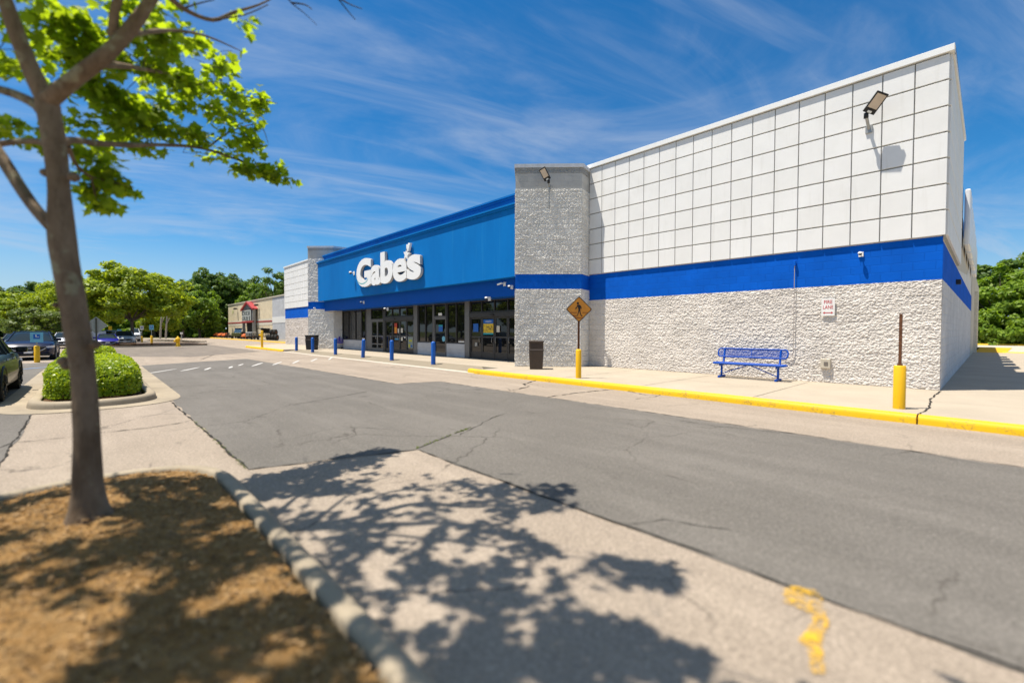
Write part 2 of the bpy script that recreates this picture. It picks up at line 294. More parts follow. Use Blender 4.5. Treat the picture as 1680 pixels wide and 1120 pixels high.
# ------------------------------------------------------------------ mesh helpers
def pmat(p): return Matrix.LocRotScale(p.location, p.rotation_euler, p.scale)
def tag(o, label=None, cat=None, group=None, kind=None):
    if label: o['label'] = label
    if cat: o['category'] = cat
    if group: o['group'] = group
    if kind: o['kind'] = kind
    return o
class MB:
    def __init__(s): s.v = []; s.f = []; s.sm = []
    def add(s, vs, fs, smooth=False):
        k = len(s.v); s.v += [tuple(v) for v in vs]; s.f += [tuple(i+k for i in f) for f in fs]; s.sm += [smooth]*len(fs); return s
    def box(s, x0, x1, y0, y1, z0, z1):
        return s.add([(x0,y0,z0),(x1,y0,z0),(x1,y1,z0),(x0,y1,z0),(x0,y0,z1),(x1,y0,z1),(x1,y1,z1),(x0,y1,z1)],
                     [(0,3,2,1),(4,5,6,7),(0,1,5,4),(1,2,6,5),(2,3,7,6),(3,0,4,7)])
    def obox(s, M, sx, sy, sz):
        vs = [M @ Vector((a*sx/2, b*sy/2, c*sz/2)) for c in (-1, 1) for a, b in ((-1,-1),(1,-1),(1,1),(-1,1))]
        return s.add(vs, [(0,3,2,1),(4,5,6,7),(0,1,5,4),(1,2,6,5),(2,3,7,6),(3,0,4,7)])
    def bar(s, a, b, w, h=None):
        a = Vector(a); b = Vector(b); d = b-a; M = Matrix.Translation((a+b)/2) @ d.to_track_quat('Z', 'Y').to_matrix().to_4x4()
        return s.obox(M, w, h or w, d.length)
    def prism(s, poly, z0, z1):
        n = len(poly); return s.add([(x, y, z0) for x, y in poly]+[(x, y, z1) for x, y in poly],
            [tuple(range(n-1, -1, -1)), tuple(range(n, 2*n))]+[(i, (i+1) % n, n+(i+1) % n, n+i) for i in range(n)])
    def tube(s, pts, rad, n=8, cap=True, smooth=True):
        pts = [Vector(p) for p in pts]; rad = rad if isinstance(rad, (list, tuple)) else [rad]*len(pts)
        k = len(s.v); up = None; vs = []
        for i, p in enumerate(pts):
            d = (pts[min(i+1, len(pts)-1)]-pts[max(i-1, 0)]).normalized()
            if up is None: up = Vector((0, 0, 1)) if abs(d.z) < 0.9 else Vector((1, 0, 0))
            a = d.cross(up); a = a.normalized() if a.length > 1e-5 else Vector((1, 0, 0)); b = a.cross(d).normalized(); up = b
            for j in range(n):
                t = 2*math.pi*j/n; vs.append(p+(a*math.cos(t)+b*math.sin(t))*rad[i])
        fs = [(i*n+j, i*n+(j+1) % n, (i+1)*n+(j+1) % n, (i+1)*n+j) for i in range(len(pts)-1) for j in range(n)]
        s.add(vs, fs, smooth)
        if cap: s.add([vs[j] for j in range(n)], [tuple(range(n-1, -1, -1))]); s.add(vs[-n:], [tuple(range(n))])
        return s
    def lathe(s, prof, c=(0, 0, 0), n=24, smooth=True):
        vs = []; c = Vector(c)
        for r, z in prof:
            for j in range(n): t = 2*math.pi*j/n; vs.append(c+Vector((r*math.cos(t), r*math.sin(t), z)))
        s.add(vs, [(i*n+j, i*n+(j+1) % n, (i+1)*n+(j+1) % n, (i+1)*n+j) for i in range(len(prof)-1) for j in range(n)], smooth)
        s.add(vs[-n:], [tuple(range(n))]); return s
    def build(s, name, mat, parent=None, loc=None, rz=0.0, world=False, bevel=0.0, seg=2):
        me = bpy.data.meshes.new(name); me.from_pydata(s.v, [], s.f); me.materials.append(mat)
        me.polygons.foreach_set('use_smooth', s.sm)
        if bevel: 
            bm = bmesh.new(); bm.from_mesh(me); bmesh.ops.remove_doubles(bm, verts=bm.verts, dist=1e-5)
            es = [e for e in bm.edges if len(e.link_faces) == 2 and e.calc_face_angle(0) > 0.6]
            bmesh.ops.bevel(bm, geom=es, offset=bevel, segments=seg, affect='EDGES', profile=0.5); bm.to_mesh(me); bm.free()
        me.update(); o = bpy.data.objects.new(name, me); COL.objects.link(o)
        if loc is not None: o.location = loc
        o.rotation_euler[2] = rz
        if parent is not None:
            o.parent = parent
            if world:
                root = parent; M = pmat(parent)
                while root.parent is not None:
                    M = pmat(root.parent) @ root.matrix_parent_inverse @ M; root = root.parent
                o.matrix_parent_inverse = M.inverted()
        return o
def thing(name, label, cat, loc=(0, 0, 0), rz=0.0, group=None):
    o = bpy.data.objects.new(name, None); COL.objects.link(o); o.location = loc; o.rotation_euler[2] = rz; o.empty_display_size = 0.2
    return tag(o, label, cat, group)
def dup(o, parent=None):
    c = o.copy(); COL.objects.link(c)
    if parent is not None: c.parent = parent
    for ch in list(o.children): dup(ch, c)
    return c
def struct(name, mb, mat, **k): return tag(mb.build(name, mat, **k), kind='structure')
def np_mesh(name, V, nper, mat, parent=None, loc=None):
    """V: (nfaces*nper,3) array, each face its own island of nper corners"""
    nf = len(V)//nper; me = bpy.data.meshes.new(name); me.vertices.add(len(V)); me.vertices.foreach_set('co', V.astype(np.float32).ravel())
    me.loops.add(nf*nper); me.loops.foreach_set('vertex_index', np.arange(nf*nper, dtype=np.int32))
    me.polygons.add(nf); me.polygons.foreach_set('loop_start', np.arange(0, nf*nper, nper, dtype=np.int32)); me.polygons.foreach_set('loop_total', np.full(nf, nper, dtype=np.int32))
    me.materials.append(mat); me.update(calc_edges=True); me.validate()
    if parent is False: return me
    o = bpy.data.objects.new(name, me); COL.objects.link(o)
    if parent: o.parent = parent
    if loc is not None: o.location = loc
    return o
def text_mb(txt, size, depth, M, offset=0.0, xs=1.0, spacing=1.0, align='CENTER', ret='mb'):
    cu = bpy.data.curves.new('t', 'FONT'); cu.body = txt; cu.size = size; cu.extrude = depth/2; cu.offset = offset; cu.align_x = align; cu.space_character = spacing; cu.resolution_u = 5
    o = bpy.data.objects.new('t', cu); COL.objects.link(o); bpy.context.view_layer.update()
    me = bpy.data.meshes.new_from_object(o.evaluated_get(bpy.context.evaluated_depsgraph_get()))
    mb = MB(); mb.add([M @ Vector((v.co.x*xs, v.co.y, v.co.z)) for v in me.vertices], [tuple(p.vertices) for p in me.polygons])
    bpy.data.objects.remove(o); bpy.data.curves.remove(cu); bpy.data.meshes.remove(me); return mb
def face_y(x, y, z):   # local x->+X, local y->+Z, facing -Y
    return Matrix(((1, 0, 0, x), (0, 0, -1, y), (0, 1, 0, z), (0, 0, 0, 1)))
def face_dir(p, n):    # upright frame at p facing n
    n = Vector(n).normalized(); up = Vector((0, 0, 1)); r = up.cross(n).normalized(); u = n.cross(r)
    return Matrix(((r.x, u.x, n.x, p[0]), (r.y, u.y, n.y, p[1]), (r.z, u.z, n.z, p[2]), (0, 0, 0, 1)))

# ------------------------------------------------------------------ ground
rg = random.Random(7)
def jag(poly, step=0.5, amp=0.03, seed=1):
    r = random.Random(seed); outp = []
    for i, (x, y) in enumerate(poly):
        x2, y2 = poly[(i+1) % len(poly)]; d = math.hypot(x2-x, y2-y); n = max(1, min(120, int(d/step)))
        for k in range(n):
            t = k/n; j = amp if k else 0; outp.append((x+(x2-x)*t+r.uniform(-j, j), y+(y2-y)*t+r.uniform(-j, j)))
    return outp
def sheet(poly, z): return MB().add([(x, y, z) for x, y in poly], [tuple(range(len(poly)))])
struct('ground', sheet([(-700, -500), (500, -500), (500, 700), (-700, 700)], -0.06), grass_m)
struct('parking_lot', sheet([(-112, -34), (40, -34), (40, 9.80), (-112, 9.80)], 0.0).add([(-112, 9.8, 0), (-45, 9.8, 0), (-45, 17, 0), (-112, 17, 0)], [(0, 1, 2, 3)]), asph_old)
lane = [(-24.5, 1.2), (-5.44, 1.2), (-4.92, 2.97), (30, 3.0), (30, 7.55), (-11.2, 7.5), (-11.45, 6.25), (-20, 6.1), (-27, 5.9)]
struct('drive_lane', sheet(jag(lane, 0.35, 0.035), 0.004), asph_new)
struct('parking_aisle', sheet(jag([(-29.5, -14), (-7.3, -14), (-7.3, -0.78), (-13.5, -0.82), (-29.5, -1.3)], 0.4, 0.03, 3), 0.004), asph_new)
struct('cross_lane', sheet(jag([(-60, 1.2), (-34, 0.9), (-31, 4), (-36, 8.8), (-60, 9.0), (-105, 12.0), (-105, 9)], 0.5, 0.05, 5), 0.004), asph_far)
struct('service_drive', sheet([(0.5, 45), (40, 43), (40, 72), (-9, 72), (-9, 59.5), (-0.7, 59.5)], 0.13), concrete('drive_concrete', (0.46, 0.42, 0.35), 0.06, 0.1))
# sidewalk slab, kerbs, ramp
KY = 9.80
sw = MB()
sw.prism([(-12.4, KY+0.15), (14, KY+0.15), (14, 45), (-0.78, 45), (-0.78, 14.6), (-12.4, 14.6)], -0.05, 0.14)
sw.prism([(-34.6, 10.95), (-12.4, 10.95), (-12.4, 14.6), (-34.6, 14.6)], -0.05, 0.14)
sw.prism([(-45.3, KY+0.15), (-34.6, KY+0.15), (-34.6, 14.6), (-49.9, 14.6), (-49.6, 13.4)], -0.05, 0.14)
struct('sidewalk', sw, conc)
struct('sidewalk_ramp', MB().add([(-34.6, KY+0.32, 0.016), (-12.6, KY+0.32, 0.016), (-12.4, 10.2, 0.14), (-13.4, 10.95, 0.143), (-34.6, 10.95, 0.143)], [(0, 1, 2, 3, 4)]), conc_d)
gut = MB(); 
gut.prism([(-34.6, KY-0.05), (-12.4, KY-0.05), (-12.4, KY+0.32), (-34.6, KY+0.32)], -0.05, 0.014)
struct('gutter', gut, conc_w)
def kerb(name, path, wdt, z0, z1, mat, seed=1, closed=False, side=1):
    """kerb swept along path; rounded top, wavy edges"""
    pts = [Vector((p[0], p[1], 0)) for p in path]; prof = [(0, z0), (0.012, z1*0.55+z0*0.45), (0.022, z1-0.03), (0.055, z1-0.003), (wdt-0.03, z1), (wdt, z1-0.015), (wdt, z0)]
    rr = random.Random(seed); vs = []; m = len(prof); n = len(pts)
    for i, p in enumerate(pts):
        if closed: d = (pts[(i+1) % n]-pts[i-1]).normalized()
        else: d = (pts[min(i+1, n-1)]-pts[max(i-1, 0)]).normalized()
        nn = Vector((-d.y, d.x, 0))*side
        for a, z in prof:
            q = p+nn*(a+0.006*mn.noise(Vector((p.x*1.7, p.y*1.7, z*9)))); vs.append((q.x, q.y, z+0.008*mn.noise(p*0.9)))
    fs = []; rng = n if closed else n-1
    for i in range(rng):
        for j in range(m-1):
            a, b = i*m+j, ((i+1) % n)*m+j; fs.append((a, b, b+1, a+1) if side > 0 else (a, a+1, b+1, b))
    mb = MB().add(vs, fs, True)
    if not closed: mb.add(vs[:m], [tuple(range(m))]); mb.add(vs[-m:], [tuple(range(m-1, -1, -1))])
    return struct(name, mb, mat)
def lin(x0, y0, x1, y1, n=30): return [(x0+(x1-x0)*i/n, y0+(y1-y0)*i/n) for i in range(n+1)]
kerb('yellow_kerb', [(-12.95, KY+0.10), (-12.7, KY+0.03)]+lin(-12.4, KY, -0.80, KY, 60), 0.20, -0.03, 0.148, yel_k)
kerb('yellow_kerb', lin(-0.775, KY, 14, KY, 40), 0.20, -0.03, 0.150, yel_k, 2)
kerb('yellow_kerb', [(-50.2, 14.2), (-49.2, 12.9), (-47.6, 11.4), (-46.2, 10.3), (-45.5, 9.9), (-45.0, KY)]+lin(-44.5, KY, -35.0, KY, 30)+[(-34.6, KY+0.08)], 0.20, -0.03, 0.150, yel_k, 3)
# neighbouring store sidewalk
struct('store_sidewalk', MB().prism([(-112, 17.0), (-49.9, 17.0), (-49.9, 21.6), (-112, 21.6)], -0.05, 0.13), conc_d)
kerb('yellow_kerb', lin(-112, 16.8, -50, 16.8, 40), 0.22, -0.03, 0.14, yel_k, 4)
struct('side_yard', MB().prism([(-160, 17.2), (-112, 17.2), (-112, 40), (-160, 40)], -0.05, 0.05), gravel_m)
kerb('yellow_kerb', lin(0.6, 45.0, 14, 44.0, 16), 0.35, 0.12, 0.20, yel_k, 6)
kerb('yellow_kerb', lin(-9, 70.5, 30, 70.5, 16), 0.3, 0.10, 0.30, yel_k, 7)
struct('yellow_hatching', sheet([(-0.7, 44.6), (0.75, 44.4), (1.4, 60), (-0.6, 60)], 0.145), mark_y)
# joints and cracks
def strip(mb, path, wd, z, seed=0, var=0.6):
    rr = random.Random(seed); pts = [Vector((p[0], p[1], 0)) for p in path]; L_, R2 = [], []
    for i, p in enumerate(pts):
        d = (pts[min(i+1, len(pts)-1)]-pts[max(i-1, 0)]).normalized(); nn = Vector((-d.y, d.x, 0)); ww = wd*(1+rr.uniform(-var, var))/2
        if i in (0, len(pts)-1): ww *= 0.3
        L_.append((p.x+nn.x*ww, p.y+nn.y*ww, z)); R2.append((p.x-nn.x*ww, p.y-nn.y*ww, z))
    n = len(pts); mb.add(L_+R2, [(i, n+i, n+i+1, i+1) for i in range(n-1)])
def wob(pts, step=0.12, amp=0.03, seed=0):
    rr = random.Random(seed); o = []; ax = ay = 0
    for i in range(len(pts)-1):
        (x, y), (x2, y2) = pts[i], pts[i+1]; d = math.hypot(x2-x, y2-y); n = max(1, int(d/step))
        for k in range(n):
            ax = ax*0.75+rr.uniform(-amp, amp); ay = ay*0.75+rr.uniform(-amp, amp); o.append((x+(x2-x)*k/n+ax, y+(y2-y)*k/n+ay))
    return o+[pts[-1]]
cj = MB()
for x in (-11.2, -8.55, -5.95, -3.35, 2.2): strip(cj, wob([(x, KY+0.18), (x, 14.4)], 0.3, 0.003, 3), 0.012, 0.1435, 1, 0.2)
strip(cj, wob([(-12, 12.1), (12, 12.1)], 0.4, 0.004, 4), 0.006, 0.1435, 1, 0.3)
for x in (-15, -18, -21, -24, -27, -30, -33): strip(cj, [(x, 11.0), (x, 13.95)], 0.012, 0.1435, 1, 0.2)
strip(cj, wob([(-0.80, KY+0.1), (-0.72, 10.9), (-0.80, 12.6), (-0.74, 14.4)], 0.1, 0.012, 5), 0.028, 0.1440, 6, 0.7)
for k, y in enumerate((16.2, 18.4, 20.6, 23, 25.5, 28, 31, 34.5, 38)): strip(cj, wob([(-0.7, y), (13, y)], 0.4, 0.004, k), 0.012, 0.1435, k, 0.2)
strip(cj, wob([(3.6, KY+0.2), (3.6, 44)], 0.4, 0.004, 9), 0.012, 0.1437, 2, 0.2)
struct('sidewalk_joints', cj, crack_m)
ck = MB(); px = lambda *q: [tuple(at(a, b)[:2]) for a, b in q]
for k, (q, wd) in enumerate([
    (px((478, 665), (520, 657), (560, 650), (604, 642)), .012), (px((683, 737), (705, 728), (740, 714), (771, 702)), .014),
    (px((752, 714), (770, 705), (800, 690), (835, 675)), .010), (px((897, 652), (940, 645), (990, 640), (1040, 637)), .03),
    (px((840, 641), (868, 634), (858, 630), (880, 624)), .03), (px((1020, 640), (1060, 648), (1120, 645)), .015), (px((1040, 655), (1075, 651), (1090, 643)), .012),
    (px((0, 736), (25, 726), (60, 724), (110, 718)), .02), (px((110, 718), (175, 709), (240, 703), (300, 694), (314, 688)), .022),
    (px((255, 640), (290, 634), (340, 632)), .02), (px((263, 654), (285, 648), (280, 636), (262, 628)), .012), (px((320, 646), (360, 640), (400, 642)), .01),
    (px((330, 590), (350, 582), (390, 580)), .04), (px((500, 620), (560, 612), (620, 618)), .012), (px((1110, 690), (1180, 700), (1300, 712)), .01),
    (px((1000, 860), (1080, 850), (1200, 870)), .006), (px((480, 720), (560, 700), (640, 705)), .006)]):
    strip(ck, wob(q, 0.09, 0.02, k), wd, 0.0085, k, 0.9)
# ragged dark seams where the newer lane meets the old surface
for k, (q, wd) in enumerate([([(-24.5, 1.2), (-11.6, 1.17)], .02), ([(-11.6, 1.17), (-5.44, 1.2)], .035), ([(-5.44, 1.2), (-4.92, 2.97)], .02), ([(-4.92, 2.97), (12, 3.0)], .022), ([(12, 7.55), (-11.2, 7.5)], .028), ([(-11.2, 7.5), (-11.45, 6.25), (-20, 6.1)], .03), ([(-7.3, -6), (-7.3, -0.78), (-12.3, -0.82)], .03)]):
    strip(ck, wob(q, 0.1, 0.010, 20+k), wd*0.6, 0.0095, k, 0.95)
struct('asphalt_cracks', ck, crack_m)
wd_ = MB()
for k in range(60):
    a = at(683, 736); b = at(771, 702); t = rg.random(); p = a.lerp(b, t)
    if k > 30: p = Vector((-8.9+rg.random()*3.4, 1.18, 0))
    for j in range(3):
        q = p+Vector((rg.gauss(0, .012), rg.gauss(0, .012), 0)); wd_.add([(q.x, q.y, .005), (q.x+.012, q.y+.004, .005), (q.x+rg.gauss(0, .02), q.y+rg.gauss(0, .02), .03)], [(0, 1, 2)])
tag(wd_.build('crack_weeds', weed_m), kind='stuff')
mk = MB()
for k, (a, b, c, d) in enumerate([(241, 613, 290, 605), (296, 609, 327.5, 602.5), (336, 607, 346, 603), (376, 604, 381, 601), (391, 600, 399, 597), (413, 601, 431, 595), (447, 599, 462.5, 593.4), (479.5, 596.6, 492, 590.7), (510, 593, 520.5, 588), (539, 590.4, 546, 585.4)]):
    p, q = at(a, b), at(c, d); strip(mk, [tuple(p.lerp(q, i/4)[:2]) for i in range(5)], 0.11, 0.0088, k, 0.15)
for k, (a, b, c, d) in enumerate([(0, 588, 0, 588)]): pass
for yv in (-4.6, -7.3, -10): strip(mk, [(-35.6, yv), (-33, yv), (-30.6, yv)], 0.11, 0.0088, 1, 0.1)
strip(mk, [(-30.2, -4.5), (-30.2, -1.1)], 0.11, 0.0088, 1, 0.1)
for yv in (-3.9, -6.6): strip(mk, [(-19.5, yv), (-17, yv), (-14.2, yv)], 0.11, 0.0088, 1, 0.1)
struct('road_marking', mk, mark_w)
mb2 = MB(); strip(mb2, px((36, 606), (55, 604), (82, 602)), 0.25, 0.0088, 1, 0.1); strip(mb2, px((40, 601), (80, 598)), 0.12, 0.0088, 1, 0.1)
struct('blue_marking', mb2, mark_b)
pmk = MT('paint_mark_yellow', 0.85, 0.2); pmk.color((0.62, 0.36, 0.03)); pf = pmk.ramp(pmk.math('ADD', pmk.noise(26, 6, 0.75), pmk.ramp(pmk.noise(2.2, 2), 0.3, 0.7, -0.10, 0.12)), 0.42, 0.66)
tr_ = pmk.n('ShaderNodeBsdfTransparent'); mxs = pmk.n('ShaderNodeMixShader'); pmk.l(pf, mxs.inputs[0]); pmk.l(tr_.outputs[0], mxs.inputs[1]); pmk.l(pmk.b.outputs[0], mxs.inputs[2]); pmk.l(mxs.outputs[0], pmk.out.inputs[0])
q = px((1285, 968), (1286, 990), (1318, 1002), (1333, 1012), (1331, 1024), (1322, 1038), (1310, 1052), (1322, 1062), (1328, 1085), (1334, 1108), (1354, 1108), (1352, 1080), (1348, 1045), (1360, 1036), (1357, 1015), (1351, 990), (1344, 972), (1320, 965), (1300, 963))
struct('paint_mark', sheet(jag(q, 0.02, 0.008, 5), 0.0105), pmk.m)
# islands
def nose(cx_, cy_, r, sgn, xend, n=16, flat=0.55):
    """outline of an island with a rounded end pointing to sgn X"""
    p = [(xend, cy_+sgn*(-r))]
    for i in range(n+1):
        t = -math.pi/2+math.pi*i/n; c, s_ = math.cos(t), math.sin(t)
        p.append((cx_+sgn*r*abs(c)**0.8*1.0, cy_+sgn*r*math.copysign(abs(s_)**0.8, s_)))
    p.append((xend, cy_+sgn*r)); return p
def dens(p, st=0.12):
    o = []
    for i in range(len(p)-1):
        (x, y), (x2, y2) = p[i], p[i+1]; n = max(1, int(math.hypot(x2-x, y2-y)/st)); o += [(x+(x2-x)*k/n, y+(y2-y)*k/n) for k in range(n)]
    return o+[p[-1]]
def mound(poly_fn, x0, x1, y0, y1, h, step, base=0.10):
    nx, ny = int((x1-x0)/step), int((y1-y0)/step); vs = []; fs = []; ok = {}
    for i in range(nx+1):
        for j in range(ny+1):
            x, y = x0+i*step, y0+j*step; e = poly_fn(x, y)
            if e > 0:
                ok[(i, j)] = len(vs); nz = mn.noise(Vector((x*9, y*9, 0)))*0.012+mn.noise(Vector((x*28, y*28, 3)))*0.010+mn.noise(Vector((x*2, y*2, 7)))*0.02
                vs.append((x, y, base+h*min(1, e/0.5)+nz*min(1, e/0.06)))
    for (i, j), a in ok.items():
        if (i+1, j) in ok and (i+1, j+1) in ok and (i, j+1) in ok: fs.append((a, ok[(i+1, j)], ok[(i+1, j+1)], ok[(i, j+1)]))
    return MB().add(vs, fs, True)
o1 = dens(nose(-4.85, 0.0, 1.0, -1, 9.0))
kerb('island_kerb', o1, 0.15, -0.02, 0.125, conc_k, 11, side=1)
def in1(x, y): return min(0.84-abs(y), 4.85+0.84-(-x) if False else 10) if x > -4.85 else 0.84-((abs(x+4.85))**2.5+abs(y)**2.5)**0.4
struct('mulch_bed', mound(in1, -5.75, 3.2, -0.86, 0.86, 0.05, 0.035, 0.10), mulch_m)
for a, b in ((3.1, 9.0),): struct('mulch_bed', MB().box(a, b, -0.84, 0.84, 0.0, 0.15), mulch_m)
rs_ = np.random.RandomState(4); n_ch = 9000; cx_ = rs_.uniform(-5.7, 3.0, n_ch); cy_ = rs_.uniform(-0.95, 0.95, n_ch); cz_ = 0.112+0.05*np.minimum(1, np.maximum(0, np.array([in1(a_, b_) for a_, b_ in zip(cx_, cy_)]))/0.5)+rs_.uniform(-0.004, 0.010, n_ch)
ok_ = np.array([in1(a_, b_) > 0.015 for a_, b_ in zip(cx_, cy_)]); Cc = np.stack([cx_, cy_, cz_], 1)[ok_]; nC = len(Cc); an = rs_.uniform(0, 6.28, nC); ln_ = rs_.uniform(.006, .024, nC)[:, None]; wd2 = rs_.uniform(.0025, .007, nC)[:, None]
uu = np.stack([np.cos(an), np.sin(an), rs_.normal(0, .12, nC)], 1)*ln_; vv = np.stack([-np.sin(an), np.cos(an), rs_.normal(0, .5, nC)], 1)*wd2; chips = np.stack([Cc-uu-vv, Cc+uu-vv*.6, Cc+uu*.9+vv, Cc-uu*1.1+vv], 1).reshape(-1, 3)
def chipm():
    m = MT('wood_chip', 0.9, 0.1); g = m.n('ShaderNodeNewGeometry'); c = m.mixc(g.outputs['Random Per Island'], (0.10, 0.055, 0.025), (0.42, 0.27, 0.13)); m.color(c); return m.m
tag(np_mesh('wood_chips', chips, 4, chipm()), kind='stuff')
o2 = dens(nose(-12.85, 0.02, 1.0, 1, -24.5), 0.2)
kerb('island_kerb', o2, 0.20, -0.02, 0.14, conc_k, 12, side=1)
o2g = nose(-12.85, 0.02, 1.42, 1, -24.5); struct('island_gutter', sheet(o2g, 0.010), conc_k)
def in2(x, y): y -= 0.02; return (0.84-abs(y)) if x < -12.85 else 0.84-((abs(x+12.85))**2.5+abs(y)**2.5)**0.4
struct('mulch_bed', mound(in2, -24.4, -11.9, -0.9, 0.9, 0.02, 0.08, 0.10), simple('dark_mulch', (0.09, 0.05, 0.025), 0.95, 0.1, 0, 0.5, 20))
def island_far(px0, py0, px1, py1, wd, nm, base_mat):
    a, b = at(px0, py0), at(px1, py1); d = (b-a).normalized(); n_ = Vector((-d.y, d.x, 0))*wd
    pl = []
    for i in range(9): t = math.pi*i/8; pl.append(b+n_*math.cos(t)*-1+d*wd*math.sin(t))
    for i in range(9): t = math.pi*i/8; pl.append(a+n_*math.cos(t)-d*wd*math.sin(t))
    pl = [(p.x, p.y) for p in pl]; kerb('island_kerb', dens(pl+[pl[0]], 0.5)[:-1], 0.25, -0.02, 0.15, conc_k, 3, closed=True, side=1)
    cx_, cy_ = (a+b)[0]/2, (a+b)[1]/2
    struct(nm, MB().add([(x, y, 0.15) for x, y in pl], [tuple(range(len(pl)))]).add([(cx_+(x-cx_)*0.8, cy_+(y-cy_)*0.8, 0.30) for x, y in pl], [tuple(range(len(pl)))]), base_mat)
dm = simple('brown_mulch', (0.12, 0.07, 0.04), 0.95, 0.1, 0, 0.5, 4)
island_far(200, 569, 315, 566.5, 1.3, 'planting_bed', dm)
island_far(262, 559, 318, 561, 1.4, 'gravel_bed', gravel_m)
#------------------------------------------------------------------ building
def rough(mb, p0, p1, z0, z1, amp, step, seed=0.0, course=True):
    """grid between plan points p0->p1 (outside on the right-hand side), displaced like split-face block"""
    p0 = Vector((p0[0], p0[1], 0)); p1 = Vector((p1[0], p1[1], 0)); d = p1-p0; ln = d.length; d.normalize(); nn = Vector((d.y, -d.x, 0))
    nu, nv = max(2, int(ln/step)), max(2, int((z1-z0)/step)); vs = []
    for j in range(nv+1):
        z = z0+(z1-z0)*j/nv; row = math.floor((z-0.14)/0.203)
        for i in range(nu+1):
            u = ln*i/nu; q = p0+d*u; P = Vector((q.x*0.75+seed, q.y*0.75, z*1.25)); off = 0.5*(row % 2); blk = math.floor(u/0.406+off)
            h = 0.25*mn.noise(P*10.0)+0.70*mn.noise(P*23.0+Vector((9, 0, 0)))+0.75*mn.noise(P*42.0)+0.45*(mn.voronoi(P*30.0)[0][0]-0.4)*2
            h -= 0.34*math.exp(-(((z-0.14)/0.203-round((z-0.14)/0.203))*0.203/0.011)**2)+0.15*math.exp(-(((u/0.406+off)-round(u/0.406+off))*0.406/0.010)**2)
            h += 0.35*(mn.noise(Vector((blk*7.3, row*3.1, seed)))) 
            e = min(1, min(i, nu-i)*step/0.03) if (i in (0, nu)) else 1
            h = h*(0.25 if i in (0, nu) else 1); w_ = q+nn*(amp*h+amp*0.3); vs.append((w_.x, w_.y, z))
    m = nu+1
    return mb.add(vs, [(j*m+i, j*m+i+1, (j+1)*m+i+1, (j+1)*m+i) for j in range(nv) for i in range(nu)], False)
WY = 14.46
B = thing('department_store', 'long white and blue block store with wide blue entrance fascia', 'building', (-25, WY, 0))
def bp(mb, name, mat, parent=B, **k): return mb.build(name, mat, parent, world=True, **k)
bp(MB().box(-49.68, -0.80, 14.50, 21.3, -0.1, 7.55).box(-49.68, -0.95, 21.3, 60, -0.1, 5.6).box(-0.95, -0.80, 21.3, 60, -0.1, 5.4), 'main_wall', tan_w)
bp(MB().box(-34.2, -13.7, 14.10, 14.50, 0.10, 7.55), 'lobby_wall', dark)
# right wing
rw = MB(); rough(rw, (-11.05, WY), (-0.78, WY), -0.063, 2.74, 0.019, 0.0145); bp(rw, 'block_wall', split)
sw_ = MB(); rough(sw_, (-0.78, WY), (-0.78, 37.5), 0.10, 2.74, 0.012, 0.06, 4.0); bp(sw_, 'side_block_wall', block('side_block', (0.62, 0.60, 0.58), 0.010, 0.014, 0.25))
bp(MB().box(-11.1, -0.785, WY-0.003, 14.52, 2.74, 3.80).box(-0.83, -0.777, WY-0.001, 37.5, 2.741, 3.62), 'blue_band', band)
def panels(xa, xb, z0, z1, cols, rows, fy, side=None):
    mb = MB(); cw = (xb-xa)/cols; rh = (z1-z0)/rows; g = 0.013
    for i in range(cols):
        for j in range(rows):
            a, b = xa+i*cw+g*0.85, xa+(i+1)*cw-g*0.85; c, d = z0+j*rh+g*1.35, z0+(j+1)*rh-g*1.35
            if side is None: mb.box(a, b, fy, fy+0.050, c, d)
            else: mb.box(side-0.05, side, a, b, c, d)
    return mb
bp(MB().box(-11.02, -0.775, WY-0.010, 14.52, 3.74, 7.93), 'panel_backing', back_m)
bp(panels(-10.93, -0.73, 3.745, 7.90, 17, 7, 14.395), 'wall_panel', panel_m, bevel=0.006, seg=1)
bp(MB().box(-0.80, -0.745, 14.45, 21.3, 3.74, 7.93), 'side_panel_backing', back_m)
bp(panels(14.46, 21.26, 3.745, 7.90, 2, 7, 0, side=-0.70), 'side_wall_panel', panel_m, bevel=0.006, seg=1)
bp(MB().box(-11.0, -0.66, 14.335, 14.60, 7.91, 8.06).box(-0.80, -0.66, 14.60, 21.4, 7.91, 8.06), 'coping', white_metal, bevel=0.006, seg=1)
# side elevation: blue recess, upper wall, sign band
bp(MB().box(-0.95, -0.79, 21.3, 24.5, 5.3, 7.0).box(-0.95, -0.79, 24.5, 37.5, 5.3, 5.9), 'side_blue_wall', fascia_m)
bp(MB().add([(-0.79, 21.3, 3.63), (-0.79, 37.5, 3.63), (-0.79, 37.5, 6.0), (-0.79, 30.0, 4.2)], [(0, 1, 2, 3)]), 'side_upper_wall', smooth_w)
bp(MB().box(-0.88, -0.76, 37.45, 43.6, 0.1, 5.7).box(-9, -0.75, 43.6, 59.3, 0.1, 5.5), 'rear_wall', tan_w)
bp(MB().box(-0.76, -0.60, 43.9, 44.5, 0.1, 4.3), 'rear_pilaster', cream)
sg = thing('side_sign', 'row of white raised letters on the blue side wall, seen edge on', 'sign', (-0.85, 22.9, 4.4)); 
for k, (y, z0, z1) in enumerate([(23.4, 4.7, 6.75), (26.0, 4.7, 6.55), (28.7, 4.7, 6.5), (31.4, 4.7, 6.3), (34.2, 4.6, 6.1)]):
    MB().box(-0.72, -0.56, y, y+2.0, z0, z1).build('letter', letter_m, sg, world=True, bevel=0.05)
